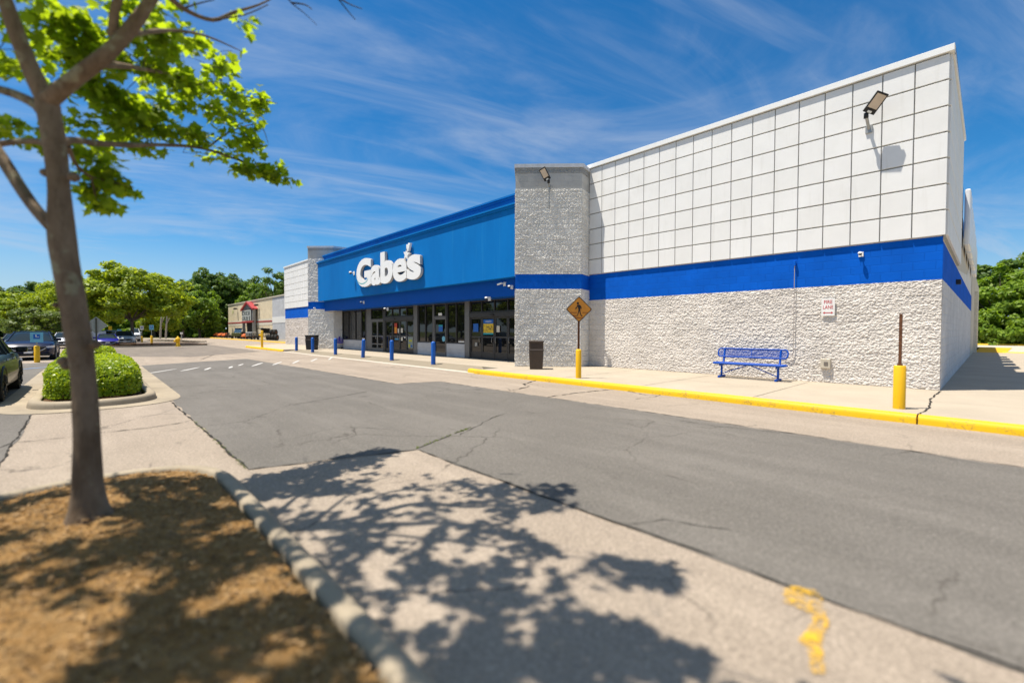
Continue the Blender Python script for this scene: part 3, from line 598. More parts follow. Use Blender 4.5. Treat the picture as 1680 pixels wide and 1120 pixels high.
# pylons
def pylon(tipx, inner, outer, step, cut):
    """inner/outer: plan polylines from the tip to the walls; ccw order outer..tip..inner when seen from above"""
    p = thing
    pts = outer[::-1]+[(tipx, 11.91)]+inner
    py = bpy.data.objects.new('pylon', None)
    lo = MB(); mid = MB(); bnd = MB(); sm = MB(); tp = MB(); cap = MB()
    for a, b in zip(pts[:-1], pts[1:]):
        rough(lo, a, b, -0.063, 3.13, 0.024, step, 11.0); rough(mid, a, b, 3.70, 6.95, 0.024, step, 17.0); rough(tp, a, b, 7.55, 7.76, 0.025, step, 23.0)
    poly = pts
    bnd.prism(poly, 3.128, 3.702); sm.prism(poly, 6.948, 7.552)
    off = 0.05; cen = Vector((sum(q[0] for q in poly)/len(poly), sum(q[1] for q in poly)/len(poly)))
    cp = [tuple(cen+(Vector(q)-cen)*1.035) for q in poly]; cap.prism(cp, 7.76, 7.90)
    ins = [tuple(cen+(Vector(q)-cen)*0.97) for q in poly]; core = MB().prism(ins, 0.05, 7.75)
    m = bp(mid, 'pylon', split_p)
    for mb_, nm, mt in ((lo, 'pylon_base', split_p), (bnd, 'pylon_band', band), (sm, 'smooth_course', smooth_g), (tp, 'top_course', topcourse), (cap, 'pylon_coping', simple('pylon_coping', (0.55, 0.56, 0.58), 0.45, 0.5)), (core, 'pylon_core', back_m)):
        c = mb_.build(nm, mt, m, world=True)
    return m
pylon(-12.55, [(-10.75, 13.71), (-11.0, 14.62)], [(-13.9, 13.26), (-13.9, 14.3)], 0.0169, 0)
pylon(-35.37, [(-33.98, 13.30), (-33.98, 14.3)], [(-37.17, 13.71), (-36.9, 14.6)], 0.07, 0)
# left wing
lw = MB(); rough(lw, (-49.7, WY), (-36.95, WY), 0.10, 2.74, 0.022, 0.085); bp(lw, 'block_wall', block('split_face_left', (0.60, 0.55, 0.51), 0.016, 0.004, 0.4))
bp(MB().box(-49.7, -36.9, WY-0.003, 14.52, 2.74, 3.80), 'blue_band', band)
bp(MB().box(-49.72, -36.9, WY-0.010, 14.52, 3.74, 7.93), 'panel_backing', back_m)
bp(panels(-49.72, -36.92, 3.745, 7.90, 21, 7, 14.395), 'wall_panel', panel_m)
bp(MB().box(-49.78, -36.9, 14.335, 14.60, 7.91, 8.04), 'coping', white_metal)
# fascia
fas = MB().box(-35.1, -12.85, 12.45, 14.48, 3.72, 6.62).box(-34.9, -12.95, 12.78, 14.46, 6.60, 7.12)
fo = bp(fas, 'fascia', fascia_m)
for y, z in ((12.45, 6.50), (12.78, 7.0)):
    MB().box(-35.05, -12.85, y-0.10, y+0.05, z+0.09, z+0.16).box(-35.05, -12.85, y-0.055, y+0.05, z, z+0.09).build('cornice', fascia_m, fo, world=True)
lt = bp(MB().box(-34.6, -13.2, 12.80, 12.92, 2.99, 3.722).box(-34.5, -13.3, 12.92, 14.2, 3.02, 3.09), 'lintel', simple('blue_lintel', (0.0, 0.078, 0.38), 0.6, 0.12, 0, 0.05, 1.0))
# storefront
GZ0, GZ1, GY = 0.145, 3.02, 14.0
def frame_rect(mb, x0, x1, z0, z1, t=0.06, d=0.10, xs=(), zs=()):
    mb.box(x0, x0+t, GY-d/2, GY+d/2, z0, z1).box(x1-t, x1, GY-d/2, GY+d/2, z0, z1)
    mb.box(x0+t, x1-t, GY-d/2+.003, GY+d/2, z1-t, z1).box(x0+t, x1-t, GY-d/2+.003, GY+d/2, z0, z0+t)
    for x in xs: mb.box(x-t/2, x+t/2, GY-d/2+.002, GY+d/2, z0+t, z1-t)
    for z in zs: mb.box(x0+t, x1-t, GY-d/2+.006, GY+d/2-.004, z-t/2, z+t/2)
    return mb
def glaze(parent, x0, x1, z0, z1): MB().box(x0+0.03, x1-0.03, GY-0.006, GY+0.012, z0+0.03, z1-0.03).build('glass', glass_m, parent, world=True)
def window(x0, x1, z0, z1, xs=(), mat=bronze):
    w_ = bp(frame_rect(MB(), x0, x1, z0, z1, 0.06, 0.12, xs), 'window', mat); glaze(w_, x0, x1, z0, z1); return w_
def leaf(x0, x1, z0, z1, zs, mat, side, kick=0.0):
    mb = frame_rect(MB(), x0, x1, z0, z1, 0.075, 0.07, (), zs)
    if kick: mb.box(x0+0.07, x1-0.07, GY-0.03, GY+0.03, z0+0.06, z0+kick)
    d = bp(mb, 'door', mat); glaze(d, x0, x1, z0, z1)
    hx = x0+0.12 if side < 0 else x1-0.12
    MB().tube([(hx, GY-0.05, 0.95), (hx, GY-0.10, 0.97), (hx, GY-0.10, 1.20), (hx, GY-0.05, 1.22)], 0.012, 6).build('handle', steel, d, world=True); return d
window(-33.98, -29.95, 0.85, GZ1, (-32.88, -31.65, -30.64))
bp(MB().box(-29.95, -29.15, GY-0.02, GY+0.12, GZ0, GZ1), 'pillar', greyal)
window(-29.12, -27.36, 2.27, GZ1)
bp(MB().box(-29.15, -27.30, GY-0.05, GY+0.05, 2.20, 2.27), 'door_header', greyal)
leaf(-29.10, -28.22, GZ0, 2.19, (0.62, 1.15), greyal, 1, 0.22); leaf(-28.21, -27.35, GZ0, 2.19, (0.62, 1.15), greyal, -1, 0.22)
bp(MB().box(-27.34, -27.06, GY-0.06, GY+0.06, GZ0, GZ1), 'mullion_post', bronze)
window(-27.05, -23.46, 2.40, GZ1, (-26.15, -25.22, -24.35))
bp(MB().box(-27.05, -23.45, GY-0.13, GY+0.08, 2.17, 2.39), 'door_header', bronze)
for a, b, s_ in ((-27.04, -26.13, 1), (-26.11, -25.22, 1), (-25.20, -24.38, -1), (-24.36, -23.46, -1)): leaf(a, b, GZ0, 2.165, (1.2,), bronze, s_, 0.24)
bp(MB().box(-23.44, -23.02, GY-0.10, GY+0.10, GZ0, GZ1), 'pillar', greyal)
window(-23.0, -21.42, 0.85, GZ1, (-22.22,)); 
bp(MB().box(-21.41, -21.32, GY-0.07, GY+0.07, GZ0, GZ1), 'mullion_post', greyal)
window(-21.31, -20.16, 2.30, GZ1); leaf(-21.30, -20.17, GZ0, 2.22, (), greyal, -1, 0.18)
bp(MB().box(-21.31, -20.16, GY-0.055, GY+0.05, 2.225, 2.295), 'door_header', greyal)
bp(MB().box(-20.15, -20.06, GY-0.07, GY+0.07, GZ0, GZ1), 'mullion_post', bronze)
window(-20.05, -18.42, 0.85, GZ1, (-19.22,))
bp(MB().box(-18.41, -18.03, GY-0.10, GY+0.10, GZ0, GZ1), 'pillar', greyal)
window(-18.02, -13.95, 2.42, GZ1, (-17.1, -16.15, -15.2, -14.3))
bp(MB().box(-18.02, -13.95, GY-0.13, GY+0.08, 2.19, 2.41), 'door_header', bronze)
for a, b, s_ in ((-18.01, -17.11, 1), (-17.09, -16.16, 1), (-16.14, -15.21, -1), (-15.19, -14.3, -1)): leaf(a, b, GZ0, 2.185, (1.22,), bronze, s_, 0.34)
for a, b in ((-33.97, -29.96), (-23.0, -21.43), (-20.04, -18.43)): bp(MB().box(a, b, GY-0.10, GY+0.1, 0.12, 0.84), 'bulkhead', bulk_m, bevel=0.01, seg=1)
for x in (-25.7, -16.2): bp(MB().box(x-0.12, x+0.12, GY-0.19, GY-0.13, 2.24, 2.31), 'door_sensor', black_p, bevel=0.01)
# roof parapet behind
bp(MB().box(-49.7, -0.8, 14.52, 21.3, 7.55, 7.60), 'roof', back_m)
# ------------------------------------------------------------------ signs on the building
def letters(txt_specs, y_front, depth, parent):
    pass
gs = thing('store_sign', 'large white raised store name letters with a star on the blue fascia', 'sign', (-23.8, 12.45, 4.25))
def glyph(ch, x0, x1, z0, z1, off=0.030, nm=None):
    """one fat letter fitted into a box on the fascia"""
    t = text_mb(ch, 1.0, 0.0, Matrix.Identity(4), offset=off, align='LEFT')
    xs = [v[0] for v in t.v]; ys = [v[1] for v in t.v]; ax, bx, ay, by = min(xs), max(xs), min(ys), max(ys)
    fx = lambda v: (x0+(v[0]-ax)/(bx-ax)*(x1-x0), z0+(v[1]-ay)/(by-ay)*(z1-z0))
    P2 = [fx(v) for v in t.v]; fr = MB(); fr.add([(x, 12.45-0.185, z) for x, z in P2], t.f)
    # returns: boundary edges extruded back
    cnt = {}
    for f in t.f:
        for i in range(len(f)): a, b = f[i], f[(i+1) % len(f)]; k = (round(t.v[a][0], 5), round(t.v[a][1], 5)), (round(t.v[b][0], 5), round(t.v[b][1], 5)); cnt[k] = (a, b)
    rt = MB()
    for k, (a, b) in cnt.items():
        if (k[1], k[0]) not in cnt:
            (xa, za), (xb, zb_) = P2[a], P2[b]; rt.add([(xa, 12.45-0.186, za), (xb, 12.45-0.186, zb_), (xb, 12.45-0.03, zb_), (xa, 12.45-0.03, za)], [(0, 1, 2, 3)])
    rt.add([(x, 12.45-0.03, z) for x, z in P2], [tuple(reversed(f)) for f in t.f])
    o = rt.build('letter', letter_s, gs, world=True); fr.build('letter_face', letter_m, o, world=True); return o
glyph('G', -27.62, -25.56, 4.22, 5.98, 0.048); glyph('a', -25.60, -24.38, 4.22, 5.42, 0.045); glyph('b', -24.36, -22.90, 4.22, 6.06, 0.048)
glyph('e', -22.90, -21.36, 4.20, 5.46, 0.034); glyph('s', -21.36, -19.95, 4.20, 5.50, 0.045)
def star(cx_, cz, r, rot):
    pts = [(cx_+(r if i % 2 == 0 else r*0.46)*math.sin(rot+math.pi*i/5), cz+(r if i % 2 == 0 else r*0.46)*math.cos(rot+math.pi*i/5)) for i in range(10)]
    vs = [(x, 12.27, z) for x, z in pts]+[(x, 12.42, z) for x, z in pts]
    return MB().add(vs, [tuple(range(9, -1, -1)), tuple(range(10, 20))]+[(i, (i+1) % 10, 10+(i+1) % 10, 10+i) for i in range(10)])
star(-21.42, 5.60, 0.33, 0.2).build('star', letter_m, gs, world=True)
tl = [(-21.40, 5.78), (-21.22, 5.74), (-21.02, 6.16), (-21.12, 6.08), (-21.20, 6.18), (-21.28, 6.06), (-21.40, 6.12)]; nt_ = len(tl)
MB().add([(x, 12.27, z) for x, z in tl]+[(x, 12.40, z) for x, z in tl], [tuple(range(nt_)), tuple(range(2*nt_-1, nt_-1, -1))]+[(i, nt_+i, nt_+(i+1) % nt_, (i+1) % nt_) for i in range(nt_)]).build('star_tail', letter_m, gs, world=True)
sm_ = MB(); pts = [(-27.50+0.02, 4.95)]+[(-26.72+0.80*math.cos(t), 4.86-0.40*math.sin(t)) for t in np.linspace(math.pi, math.pi*0.12, 12)]
strip3 = [(x, 12.262, z) for x, z in pts]+[(x, 12.262, z-0.055) for x, z in pts]; n_ = len(pts); sm_.add(strip3, [(i+1, i, n_+i, n_+i+1) for i in range(n_-1)])
sm_.build('smile_line', simple('teal_line', (0.02, 0.38, 0.38), 0.5), gs, world=True)
def flat_sign(name, label, cat, x0, x1, z0, z1, y, mat, t=0.006, group=None):
    o = MB().box(x0, x1, y-t, y, z0, z1).build(name, mat, None, loc=(0, 0, 0)); return tag(o, label, cat, group)
def txt_child(parent, txt, size, x, z, y, mat, off=0.0, name='lettering', xs=1.0):
    return text_mb(txt, size, 0.002, face_y(x, y, z), off, xs).build(name, mat, parent, world=True)
# fire lane sign
fl = thing('fire_lane_sign', 'white FIRE LANE sign with a red double arrow on the rough block wall', 'sign', (-2.975, 14.41, 1.93))
MB().box(-3.13, -2.83, 14.40, 14.408, 1.94, 2.41).build('sign_plate', sign_white, fl, world=True)
txt_child(fl, 'FIRE', 0.135, -2.98, 2.265, 14.398, sign_red, 0.001, xs=0.80); txt_child(fl, 'LANE', 0.135, -2.98, 2.125, 14.398, sign_red, 0.001, xs=0.72)
MB().add([(x, 14.397, z) for x, z in [(-3.10, 2.02), (-3.05, 2.05), (-3.05, 2.03), (-2.91, 2.03), (-2.91, 2.05), (-2.86, 2.02), (-2.91, 1.99), (-2.91, 2.01), (-3.05, 2.01), (-3.05, 1.99)]], [tuple(range(9, -1, -1))]).build('arrow', sign_red, fl, world=True)
# posters
gy = GY-0.045
pz = thing('poster', 'large yellow and blue sale poster on the right sliding doors', 'poster', (-16.6, gy, 1.3))
MB().box(-16.96, -16.22, gy-.004, gy, 1.34, 2.07).build('sheet', poster_y, pz, world=True)
MB().box(-16.96, -16.22, gy-.007, gy-.0045, 1.87, 2.07).build('blue_header', sign_blue, pz, world=True); MB().box(-16.96, -16.22, gy-.007, gy-.0045, 1.34, 1.42).build('teal_footer', teal, pz, world=True)
flm = MB()
for k in range(9): a = rg.uniform(-16.9, -16.3); c = rg.uniform(1.5, 1.8); flm.box(a, a+rg.uniform(.05, .2), gy-.007-k*.0004, gy-.0045, c, c+rg.uniform(.02, .06))
flm.build('print', simple('poster_olive', (0.20, 0.14, 0.05), 0.6), pz, world=True); MB().box(-16.8, -16.35, gy-.010, gy-.0075, 1.96, 1.985).build('print_line', sign_white, pz, world=True)
flat_sign('window_sign', 'dark blue notice on the left leaf of the right sliding doors', 'sign', -17.76, -17.36, 1.47, 1.88, gy, sign_blue)
ow = flat_sign('octagon_sticker', 'small grey octagonal security sticker low on the right sliding door', 'sticker', -17.62, -17.44, 0.76, 0.94, gy, steel)
flat_sign('window_sign', 'white hours notice on the glass right of the yellow poster', 'sign', -15.98, -15.76, 1.46, 1.76, gy, simple('paper', (0.62, 0.58, 0.48), 0.7))
c_ = thing('window_sign', 'blue notice with a pale header on the single middle door', 'sign', (-20.6, gy, 1.4)); MB().box(-20.85, -20.47, gy-.004, gy, 1.48, 1.85).build('sheet', sign_blue, c_, world=True); MB().box(-20.85, -20.47, gy-.008, gy-.0045, 1.76, 1.85).build('header', teal, c_, world=True)
MB().lathe([(0.001, 0), (0.15, 0), (0.15, 0.004)], n=20).build('sticker_disc', sign_sky, None); bpy.data.objects['sticker_disc'].rotation_euler = (math.pi/2, 0, 0); bpy.data.objects['sticker_disc'].location = (-20.38, gy, 1.08); tag(bpy.data.objects['sticker_disc'], 'round pale blue sticker low on the single middle door', 'sticker')
flat_sign('door_number', 'small white number plate above the single middle door', 'sign', -20.85, -20.5, 2.36, 2.50, GY-0.065, sign_white)
rdp = thing('poster', 'narrow red and yellow vertical poster on the left sliding doors', 'poster', (-25.65, gy, 1.3)); MB().box(-25.84, -25.5, gy-.004, gy, 1.35, 2.0).build('sheet', simple('poster_red', (0.45, 0.05, 0.02), 0.6), rdp, world=True); MB().box(-25.81, -25.56, gy-.008, gy-.0045, 1.38, 1.74).build('yellow_panel', simple('poster_orange', (0.65, 0.27, 0.02), 0.6), rdp, world=True)
pw = simple('paper', (0.62, 0.58, 0.48), 0.7)
flat_sign('window_sign', 'white hours notice beside the red poster, on the left leaf', 'sign', -25.42, -25.24, 1.38, 1.66, gy, pw)
flat_sign('window_sign', 'white hours notice on the third leaf of the left sliding doors', 'sign', -25.02, -24.78, 1.40, 1.68, gy, pw)
flat_sign('window_sign', 'small white notice below the handle bar of the left sliding doors', 'sign', -25.02, -24.78, 0.9, 1.12, gy, pw)
p2 = thing('poster', 'pale poster with yellow and blue blocks low on the left sliding doors', 'poster', (-23.85, gy, .45)); MB().box(-24.17, -23.58, gy-.004, gy, 0.46, 1.14).build('sheet', simple('poster_pale', (0.22, 0.26, 0.24), 0.6), p2, world=True); MB().box(-24.05, -23.68, gy-.008, gy-.0045, 0.86, 0.98).box(-24.1, -23.9, gy-.008, gy-.0045, 0.5, 0.72).build('yellow_block', simple('poster_yel', (0.45, 0.42, 0.04), 0.6), p2, world=True)
MB().box(-23.86, -23.66, gy-.008, gy-.0045, 0.55, 0.66).build('blue_block', sign_blue, p2, world=True)
flat_sign('window_sign', 'blue sticker strip across the left sliding doors at handle height', 'sign', -25.78, -25.28, 0.95, 1.04, gy, simple('sticker_blue', (0.05, 0.30, 0.55), 0.5))
flat_sign('address_decal', 'white address numbers at the bottom corner of the right window bay', 'sign', -18.98, -18.50, 0.925, 0.985, GY-0.062, sign_white)
flat_sign('address_decal', 'white address numbers at the bottom corner of the left window bay', 'sign', -30.50, -30.05, 0.925, 0.985, GY-0.062, sign_white)
def onY(x, y, Y):
    d = ray(x, y); return CAM + d*((Y-CAM.y)/d.y)
# ------------------------------------------------------------------ wall fittings
def floodlight(label, base, elbow, tip, hw, group='floodlights on the store walls'):
    base, elbow, tip = Vector(base), Vector(elbow), Vector(tip); t = thing('floodlight', label, 'floodlight', base, 0, group)
    MB().obox(Matrix.Translation(base), 0.14, 0.05, 0.18).build('mount_plate', steel, t, world=True)
    MB().tube([base, base.lerp(elbow, .5), elbow], 0.035, 8).build('arm', steel, t, world=True)
    d = (tip-elbow).normalized(); n = (CAM-(elbow+tip)/2).normalized(); n = (n-d*n.dot(d)).normalized(); n = (n+Vector((0, 0, -0.5))); n = (n-d*n.dot(d)).normalized(); s_ = d.cross(n)
    M = Matrix(((s_.x, d.x, n.x, 0), (s_.y, d.y, n.y, 0), (s_.z, d.z, n.z, 0), (0, 0, 0, 1))); c = (elbow+tip)/2+d*0.06; M = Matrix.Translation(c) @ M; ln = (tip-elbow).length
    hd = MB().obox(M, hw, ln, 0.05)
    for k in range(-3, 4): hd.obox(M @ Matrix.Translation((k*hw/8, 0, -0.045)), hw/30, ln*0.8, 0.05)
    h = hd.build('lamp_head', black_p, t, world=True, bevel=0.008, seg=1)
    MB().obox(M @ Matrix.Translation((0, ln*0.08, 0.028)), hw*0.78, ln*0.66, 0.01).build('lens', lens_m, h, world=True)
    MB().obox(M @ Matrix.Translation((0, -ln*0.42, 0.03)), hw*0.35, ln*0.10, 0.01).build('sensor', sign_white, h, world=True)
    MB().lathe([(0.001, -0.06), (0.05, -0.06), (0.05, 0.06), (0.001, 0.06)], elbow, 10).build('bracket', black_p, t, world=True)
    return t
floodlight('large floodlight on an arm high on the white panels near the corner', (-2.18, 14.38, 6.62), onY(1421, 190, 14.08), onY(1446, 156, 13.96), 0.27)
floodlight('small floodlight on an arm near the top of the rough corner pylon', (-11.62, 12.80, 7.02), (-11.42, 12.55, 7.12), (-11.50, 12.30, 7.52), 0.26)
cdt = MB().tube([(-11.60, 12.78, 6.95), (-11.60, 12.79, 6.2), (-11.58, 12.81, 6.18)], 0.014, 6); tag(cdt.build('conduit', steel), 'thin cable conduit running down the pylon below its floodlight', 'conduit')
def camera_fix(label, p, n, kind='dome', sc=1.0):
    p = Vector(p); n = Vector(n).normalized(); t = thing('security_camera', label, 'security camera', p, 0, 'security cameras on the store')
    MB().obox(Matrix.Translation(p), 0.10*sc, 0.04, 0.12*sc).build('mount', sign_white, t, world=True)
    sc *= 0.6; e = p+n*0.20*sc+Vector((0, 0, 0.04*sc)); MB().tube([p, p.lerp(e, .6), e], 0.022*sc, 8).build('bracket', sign_white, t, world=True)
    if kind == 'dome':
        h = MB().lathe([(0.02*sc, 0.05*sc), (0.075*sc, 0.03*sc), (0.08*sc, -0.03*sc)], e, 14).build('housing', sign_white, t, world=True)
        MB().lathe([(0.072*sc, -0.03*sc), (0.060*sc, -0.075*sc), (0.03*sc, -0.10*sc), (0.001, -0.105*sc)], e, 14).build('dome', black_p, h, world=True)
    else:
        b = e+Vector((-0.26*sc, -0.05, -0.05)); MB().tube([e, b], 0.045*sc, 10).build('housing', sign_white, t, world=True); MB().tube([b, b+(b-e)*0.06], 0.035*sc, 10).build('lens', black_p, t, world=True)
camera_fix('white dome camera on the blue band right of the fire lane sign', (-2.30, 14.44, 3.50), (0, -1, 0), sc=1.0)
camera_fix('white dome camera on an arm left of the store name on the fascia', (-28.35, 12.44, 5.25), (0, -1, 0), sc=2.0)
camera_fix('white dome camera under the left part of the fascia', onY(597, 496, 12.79), (0, -1, 0), sc=1.5)
camera_fix('white dome camera above the left sliding doors', onY(636, 507, 12.79), (0, -1, 0), sc=1.5)
camera_fix('white tube camera on the dark blue lintel near the pylon', onY(828, 466, 12.79), (0, -1, 0), 'tube', sc=1.4)
camera_fix('white dome camera at the right end of the lintel beside the pylon', onY(840, 471, 12.70), (0, -1, 0), sc=1.3)
camera_fix('white dome camera above the right sliding doors', onY(803, 490, 12.79), (0, -1, 0), sc=1.5)
camera_fix('small camera on the blue band of the far left pylon', onY(517, 506, 12.15), (0.7, -0.7, 0), sc=1.3)
cdt = thing('conduit', 'tall thin conduit on the wall right of the blue bench', 'conduit', (-3.78, 14.40, 0.75))
MB().tube([(-3.78, 14.40, 3.45), (-3.78, 14.40, 0.95), (-3.80, 14.40, 0.84), (-3.87, 14.40, 0.78), (-4.02, 14.42, 0.76)], 0.009, 8).build('pipe', simple('painted_pipe', (0.40, 0.36, 0.33), 0.7), cdt, world=True)
MB().box(-3.81, -3.75, 14.37, 14.44, 3.36, 3.50).build('junction_box', band, cdt, world=True, bevel=0.006, seg=1)
ob_ = thing('outlet_box', 'small beige electric box low on the wall right of the bench', 'electric box', (-3.01, 14.40, 0.53)); MB().box(-3.12, -2.90, 14.36, 14.46, 0.53, 0.78).build('box', simple('box_beige', (0.50, 0.45, 0.36), 0.6), ob_, world=True, bevel=0.008, seg=1)
MB().box(-3.04, -2.95, 14.352, 14.359, 0.60, 0.70).build('cover', simple('box_cover', (0.16, 0.14, 0.12), 0.6), ob_, world=True)
wl = thing('wall_light', 'small dark light on the blue band of the side wall', 'wall light', (-0.77, 20.3, 3.1)); MB().box(-0.775, -0.66, 20.2, 20.5, 3.05, 3.2).build('housing', black_p, wl, world=True, bevel=0.01)
# ------------------------------------------------------------------ bollards and posts
def ipx(x, y, z=0.14): return at(x, y, z)
bl0 = None
for k, (x, lean, lab) in enumerate([(-16.1, 0, 'nearest blue bollard, in front of the right sliding doors'), (-19.72, 0, 'blue bollard in front of the single middle door'), (-22.88, 0.10, 'leaning blue bollard in front of the left sliding doors'),
      (-26.6, 0, 'blue bollard in front of the double door, left of the leaning one'), (-30.4, 0, 'blue bollard in front of the black bin by the far pylon'), (-33.6, 0, 'leftmost blue bollard, nearest the far yellow kerb')]):
    if bl0 is None:
        bl0 = thing('bollard', lab, 'bollard', (x, 10.5, 0.08), 0, 'blue bollards along the store entrance')
        MB().lathe([(0.095, 0), (0.095, 0.90), (0.085, 0.945), (0.055, 0.975), (0.01, 0.985)], n=20).build('sleeve', blue_b, bl0); MB().lathe([(0.115, -0.03), (0.112, 0.012), (0.096, 0.014)], n=20).build('base_collar', conc_d, bl0); o = bl0
    else: o = dup(bl0); o['label'] = lab
    o.location = (x, 10.5, 0.08); o.rotation_euler = (0, 0.0, 0)
    if lean: o.rotation_euler = (0.0, lean, 0.0)
    if k == 3: o.rotation_euler = (0, 0.0, 0)
yb = thing('bollard', 'yellow bollard with a bare rusty post rising from it near the store corner', 'bollard', (-1.085, 10.49, 0.14))
MB().lathe([(0.088, 0), (0.088, 0.755), (0.080, 0.768), (0.001, 0.770)], n=24).build('sleeve', yel_b, yb); pm = MB()
pm.box(-0.022, 0.022, -0.022, 0.022, 0.76, 1.69); pm.box(-0.035, 0.035, -0.035, 0.035, 0.768, 0.80); pm.build('post', rust, yb)
ps = thing('pedestrian_sign', 'orange diamond pedestrian crossing sign on a post in a yellow bollard', 'sign', (-8.20, 10.34, 0.14))
MB().lathe([(0.082, 0), (0.082, 0.80), (0.065, 0.84), (0.001, 0.852)], n=20).build('bollard_sleeve', yel_b, ps)
MB().box(-0.028, 0.028, -0.012, 0.012, 0.83, 2.25).box(-0.03, -0.02, -0.03, 0.03, 0.83, 2.25).build('post', rust, ps, rz=R_(45))
NV = Vector((-CF.x, -CF.y, 0)).normalized(); SM = face_dir((-8.20+NV.x*0.035, 10.34+NV.y*0.035, 2.145), NV)
def local_poly(M, polys, z, t=0.002):
    mb = MB()
    for p in polys:
        n = len(p); vs = [M @ Vector((x, y, z)) for x, y in p]+[M @ Vector((x, y, z-t)) for x, y in p]
        mb.add(vs, [tuple(range(n)), tuple(range(2*n-1, n-1, -1))]+[(i, n+i, n+(i+1) % n, (i+1) % n) for i in range(n)])
    return mb
def rdia(r, c=0.04): return [(r-c, -c), (r-c*.3, 0), (r-c, c), (c, r-c), (0, r-c*.3), (-c, r-c), (-r+c, c), (-r+c*.3, 0), (-r+c, -c), (-c, -r+c), (0, -r+c*.3), (c, -r+c)]
sp_ = local_poly(SM, [rdia(0.385)], 0.0, 0.004).build('sign_plate', sign_black, ps, world=True); local_poly(SM, [rdia(0.355)], 0.0025).build('sign_face', sign_orange, sp_, world=True)
fig = [[(-.03+.035*math.cos(t)-.005, .175+.035*math.sin(t)) for t in np.linspace(0, 2*math.pi, 12, endpoint=False)], [(-.055, .13), (.01, .135), (.045, .07), (.03, -.02), (-.015, -.02), (-.03, .05)], [(-.05, .125), (-.03, .10), (-.065, .03), (-.11, .005), (-.12, .025), (-.085, .05)],
       [(.01, .13), (.035, .12), (.075, .06), (.065, .01), (.045, .01), (.05, .055)], [(-.015, -.01), (.015, -.01), (-.005, -.09), (-.045, -.19), (-.085, -.195), (-.075, -.175), (-.055, -.17), (-.03, -.09)], [(.0, -.01), (.03, -.015), (.045, -.09), (.075, -.175), (.10, -.18), (.10, -.20), (.055, -.20), (.02, -.10)]]
local_poly(SM, fig, 0.005).build('pedestrian_symbol', sign_black, sp_, world=True)
local_poly(SM, [[(-.25, -.085), (-.06, -.085), (-.06, -.105), (-.25, -.105)], [(.10, -.085), (.25, -.085), (.25, -.105), (.10, -.105)], [(-.19, -.16), (-.09, -.185), (-.08, -.21), (-.14, -.215)], [(-.12, -.235), (.11, -.235), (.10, -.26), (-.10, -.26)]], 0.004).build('crossing_lines', simple('sign_brown', (0.22, 0.06, 0.01), 0.6), sp_, world=True)
# ------------------------------------------------------------------ bins, bench, cart
def bin_(label, p, rz, w_, h, mat, tall=True):
    t = thing('litter_bin', label, 'bin', p, rz, 'litter bins by the entrance'); a, b = w_*0.44, w_*0.50; hb = h*0.66
    mb = MB().add([(-a, -a, 0), (a, -a, 0), (a, a, 0), (-a, a, 0), (-b, -b, hb), (b, -b, hb), (b, b, hb), (-b, b, hb)], [(0, 3, 2, 1), (4, 5, 6, 7), (0, 1, 5, 4), (1, 2, 6, 5), (2, 3, 7, 6), (3, 0, 4, 7)])
    mb.build('body', mat, t, bevel=0.02); MB().box(-b*1.05, b*1.05, -b*1.05, b*1.05, hb, hb+0.05).build('rim', simple('bin_rim', (0.10, 0.08, 0.07), 0.5), t, bevel=0.01)
    l = MB().box(-b*0.98, b*0.98, -b*0.98, b*0.98, hb+0.05, h*0.93).box(-b*1.04, b*1.04, -b*1.04, b*1.04, h*0.93, h).build('lid', mat, t, bevel=0.015)
    MB().box(-b*0.75, b*0.75, -b*1.0, -b*0.97, hb+0.09, h*0.90).build('flap', simple('bin_flap', (0.045, 0.030, 0.022), 0.6), l); return t
bin_('brown litter bin with a swing lid in front of the corner pylon', (-11.22, 11.70, 0.14), R_(45), 0.52, 1.02, brown_p)
bin_('black litter bin in front of the far left pylon', at(512, 573.4, 0.14), R_(45), 0.68, 1.05, black_p)
bn = thing('bench', 'bright blue metal bench against the rough block wall', 'bench', (-4.74, 13.80, 0.14))
def rrect(hw, z0, z1, r, n=6):
    p = []
    for cx_, cz, a0 in ((hw-r, z1-r, 0), (-hw+r, z1-r, 90), (-hw+r, z0+r, 180), (hw-r, z0+r, 270)):
        for i in range(n+1): a = R_(a0+90*i/n); p.append((cx_+r*math.cos(a), cz+r*math.sin(a)))
    return p
HB = 0.94
def backpt(x, z): return (x, 0.17+(z-0.62)*0.28, z)
bk = MB(); pr = rrect(HB, 0.615, 0.86, 0.09); bk.tube([backpt(*q) for q in pr]+[backpt(*pr[0])], 0.022, 8)
bk.tube([backpt(0, 0.62), backpt(0, 0.855)], 0.012, 6)
bko = bk.build('backrest', blue_bench, bn); ms_ = MB(); nx = 52
def clip_in(x, z): 
    return abs(x) < HB-0.015 and 0.62 < z < 0.855
for k in range(-8, nx+8):
    for sgn in (1, -1):
        x0 = -HB+2*HB*k/nx; seg_ = [(x0+sgn*(z-0.62)*0.75, z) for z in np.linspace(0.622, 0.853, 7)]; seg_ = [q for q in seg_ if abs(q[0]) < HB-0.02-0.05*(abs(q[1]-0.7375) > 0.08)]
        if len(seg_) > 1: ms_.tube([backpt(*seg_[0]), backpt(*seg_[-1])], 0.0062, 4, False)
ms_.build('backrest_mesh', blue_bench, bko)
st = MB(); SZ = 0.43
pr = [(x, y) for x, y in rrect(0.95, -0.17, 0.17, 0.09)]
st.tube([(x, y-0.02, SZ) for x, y in pr]+[(pr[0][0], pr[0][1]-0.02, SZ)], 0.032, 8); so = st.build('seat', blue_bench, bn); sg_ = MB()
for k in range(26): x = -0.91+1.82*k/25; sg_.box(x-0.012, x+0.012, -0.185, 0.145, SZ-0.008, SZ+0.012)
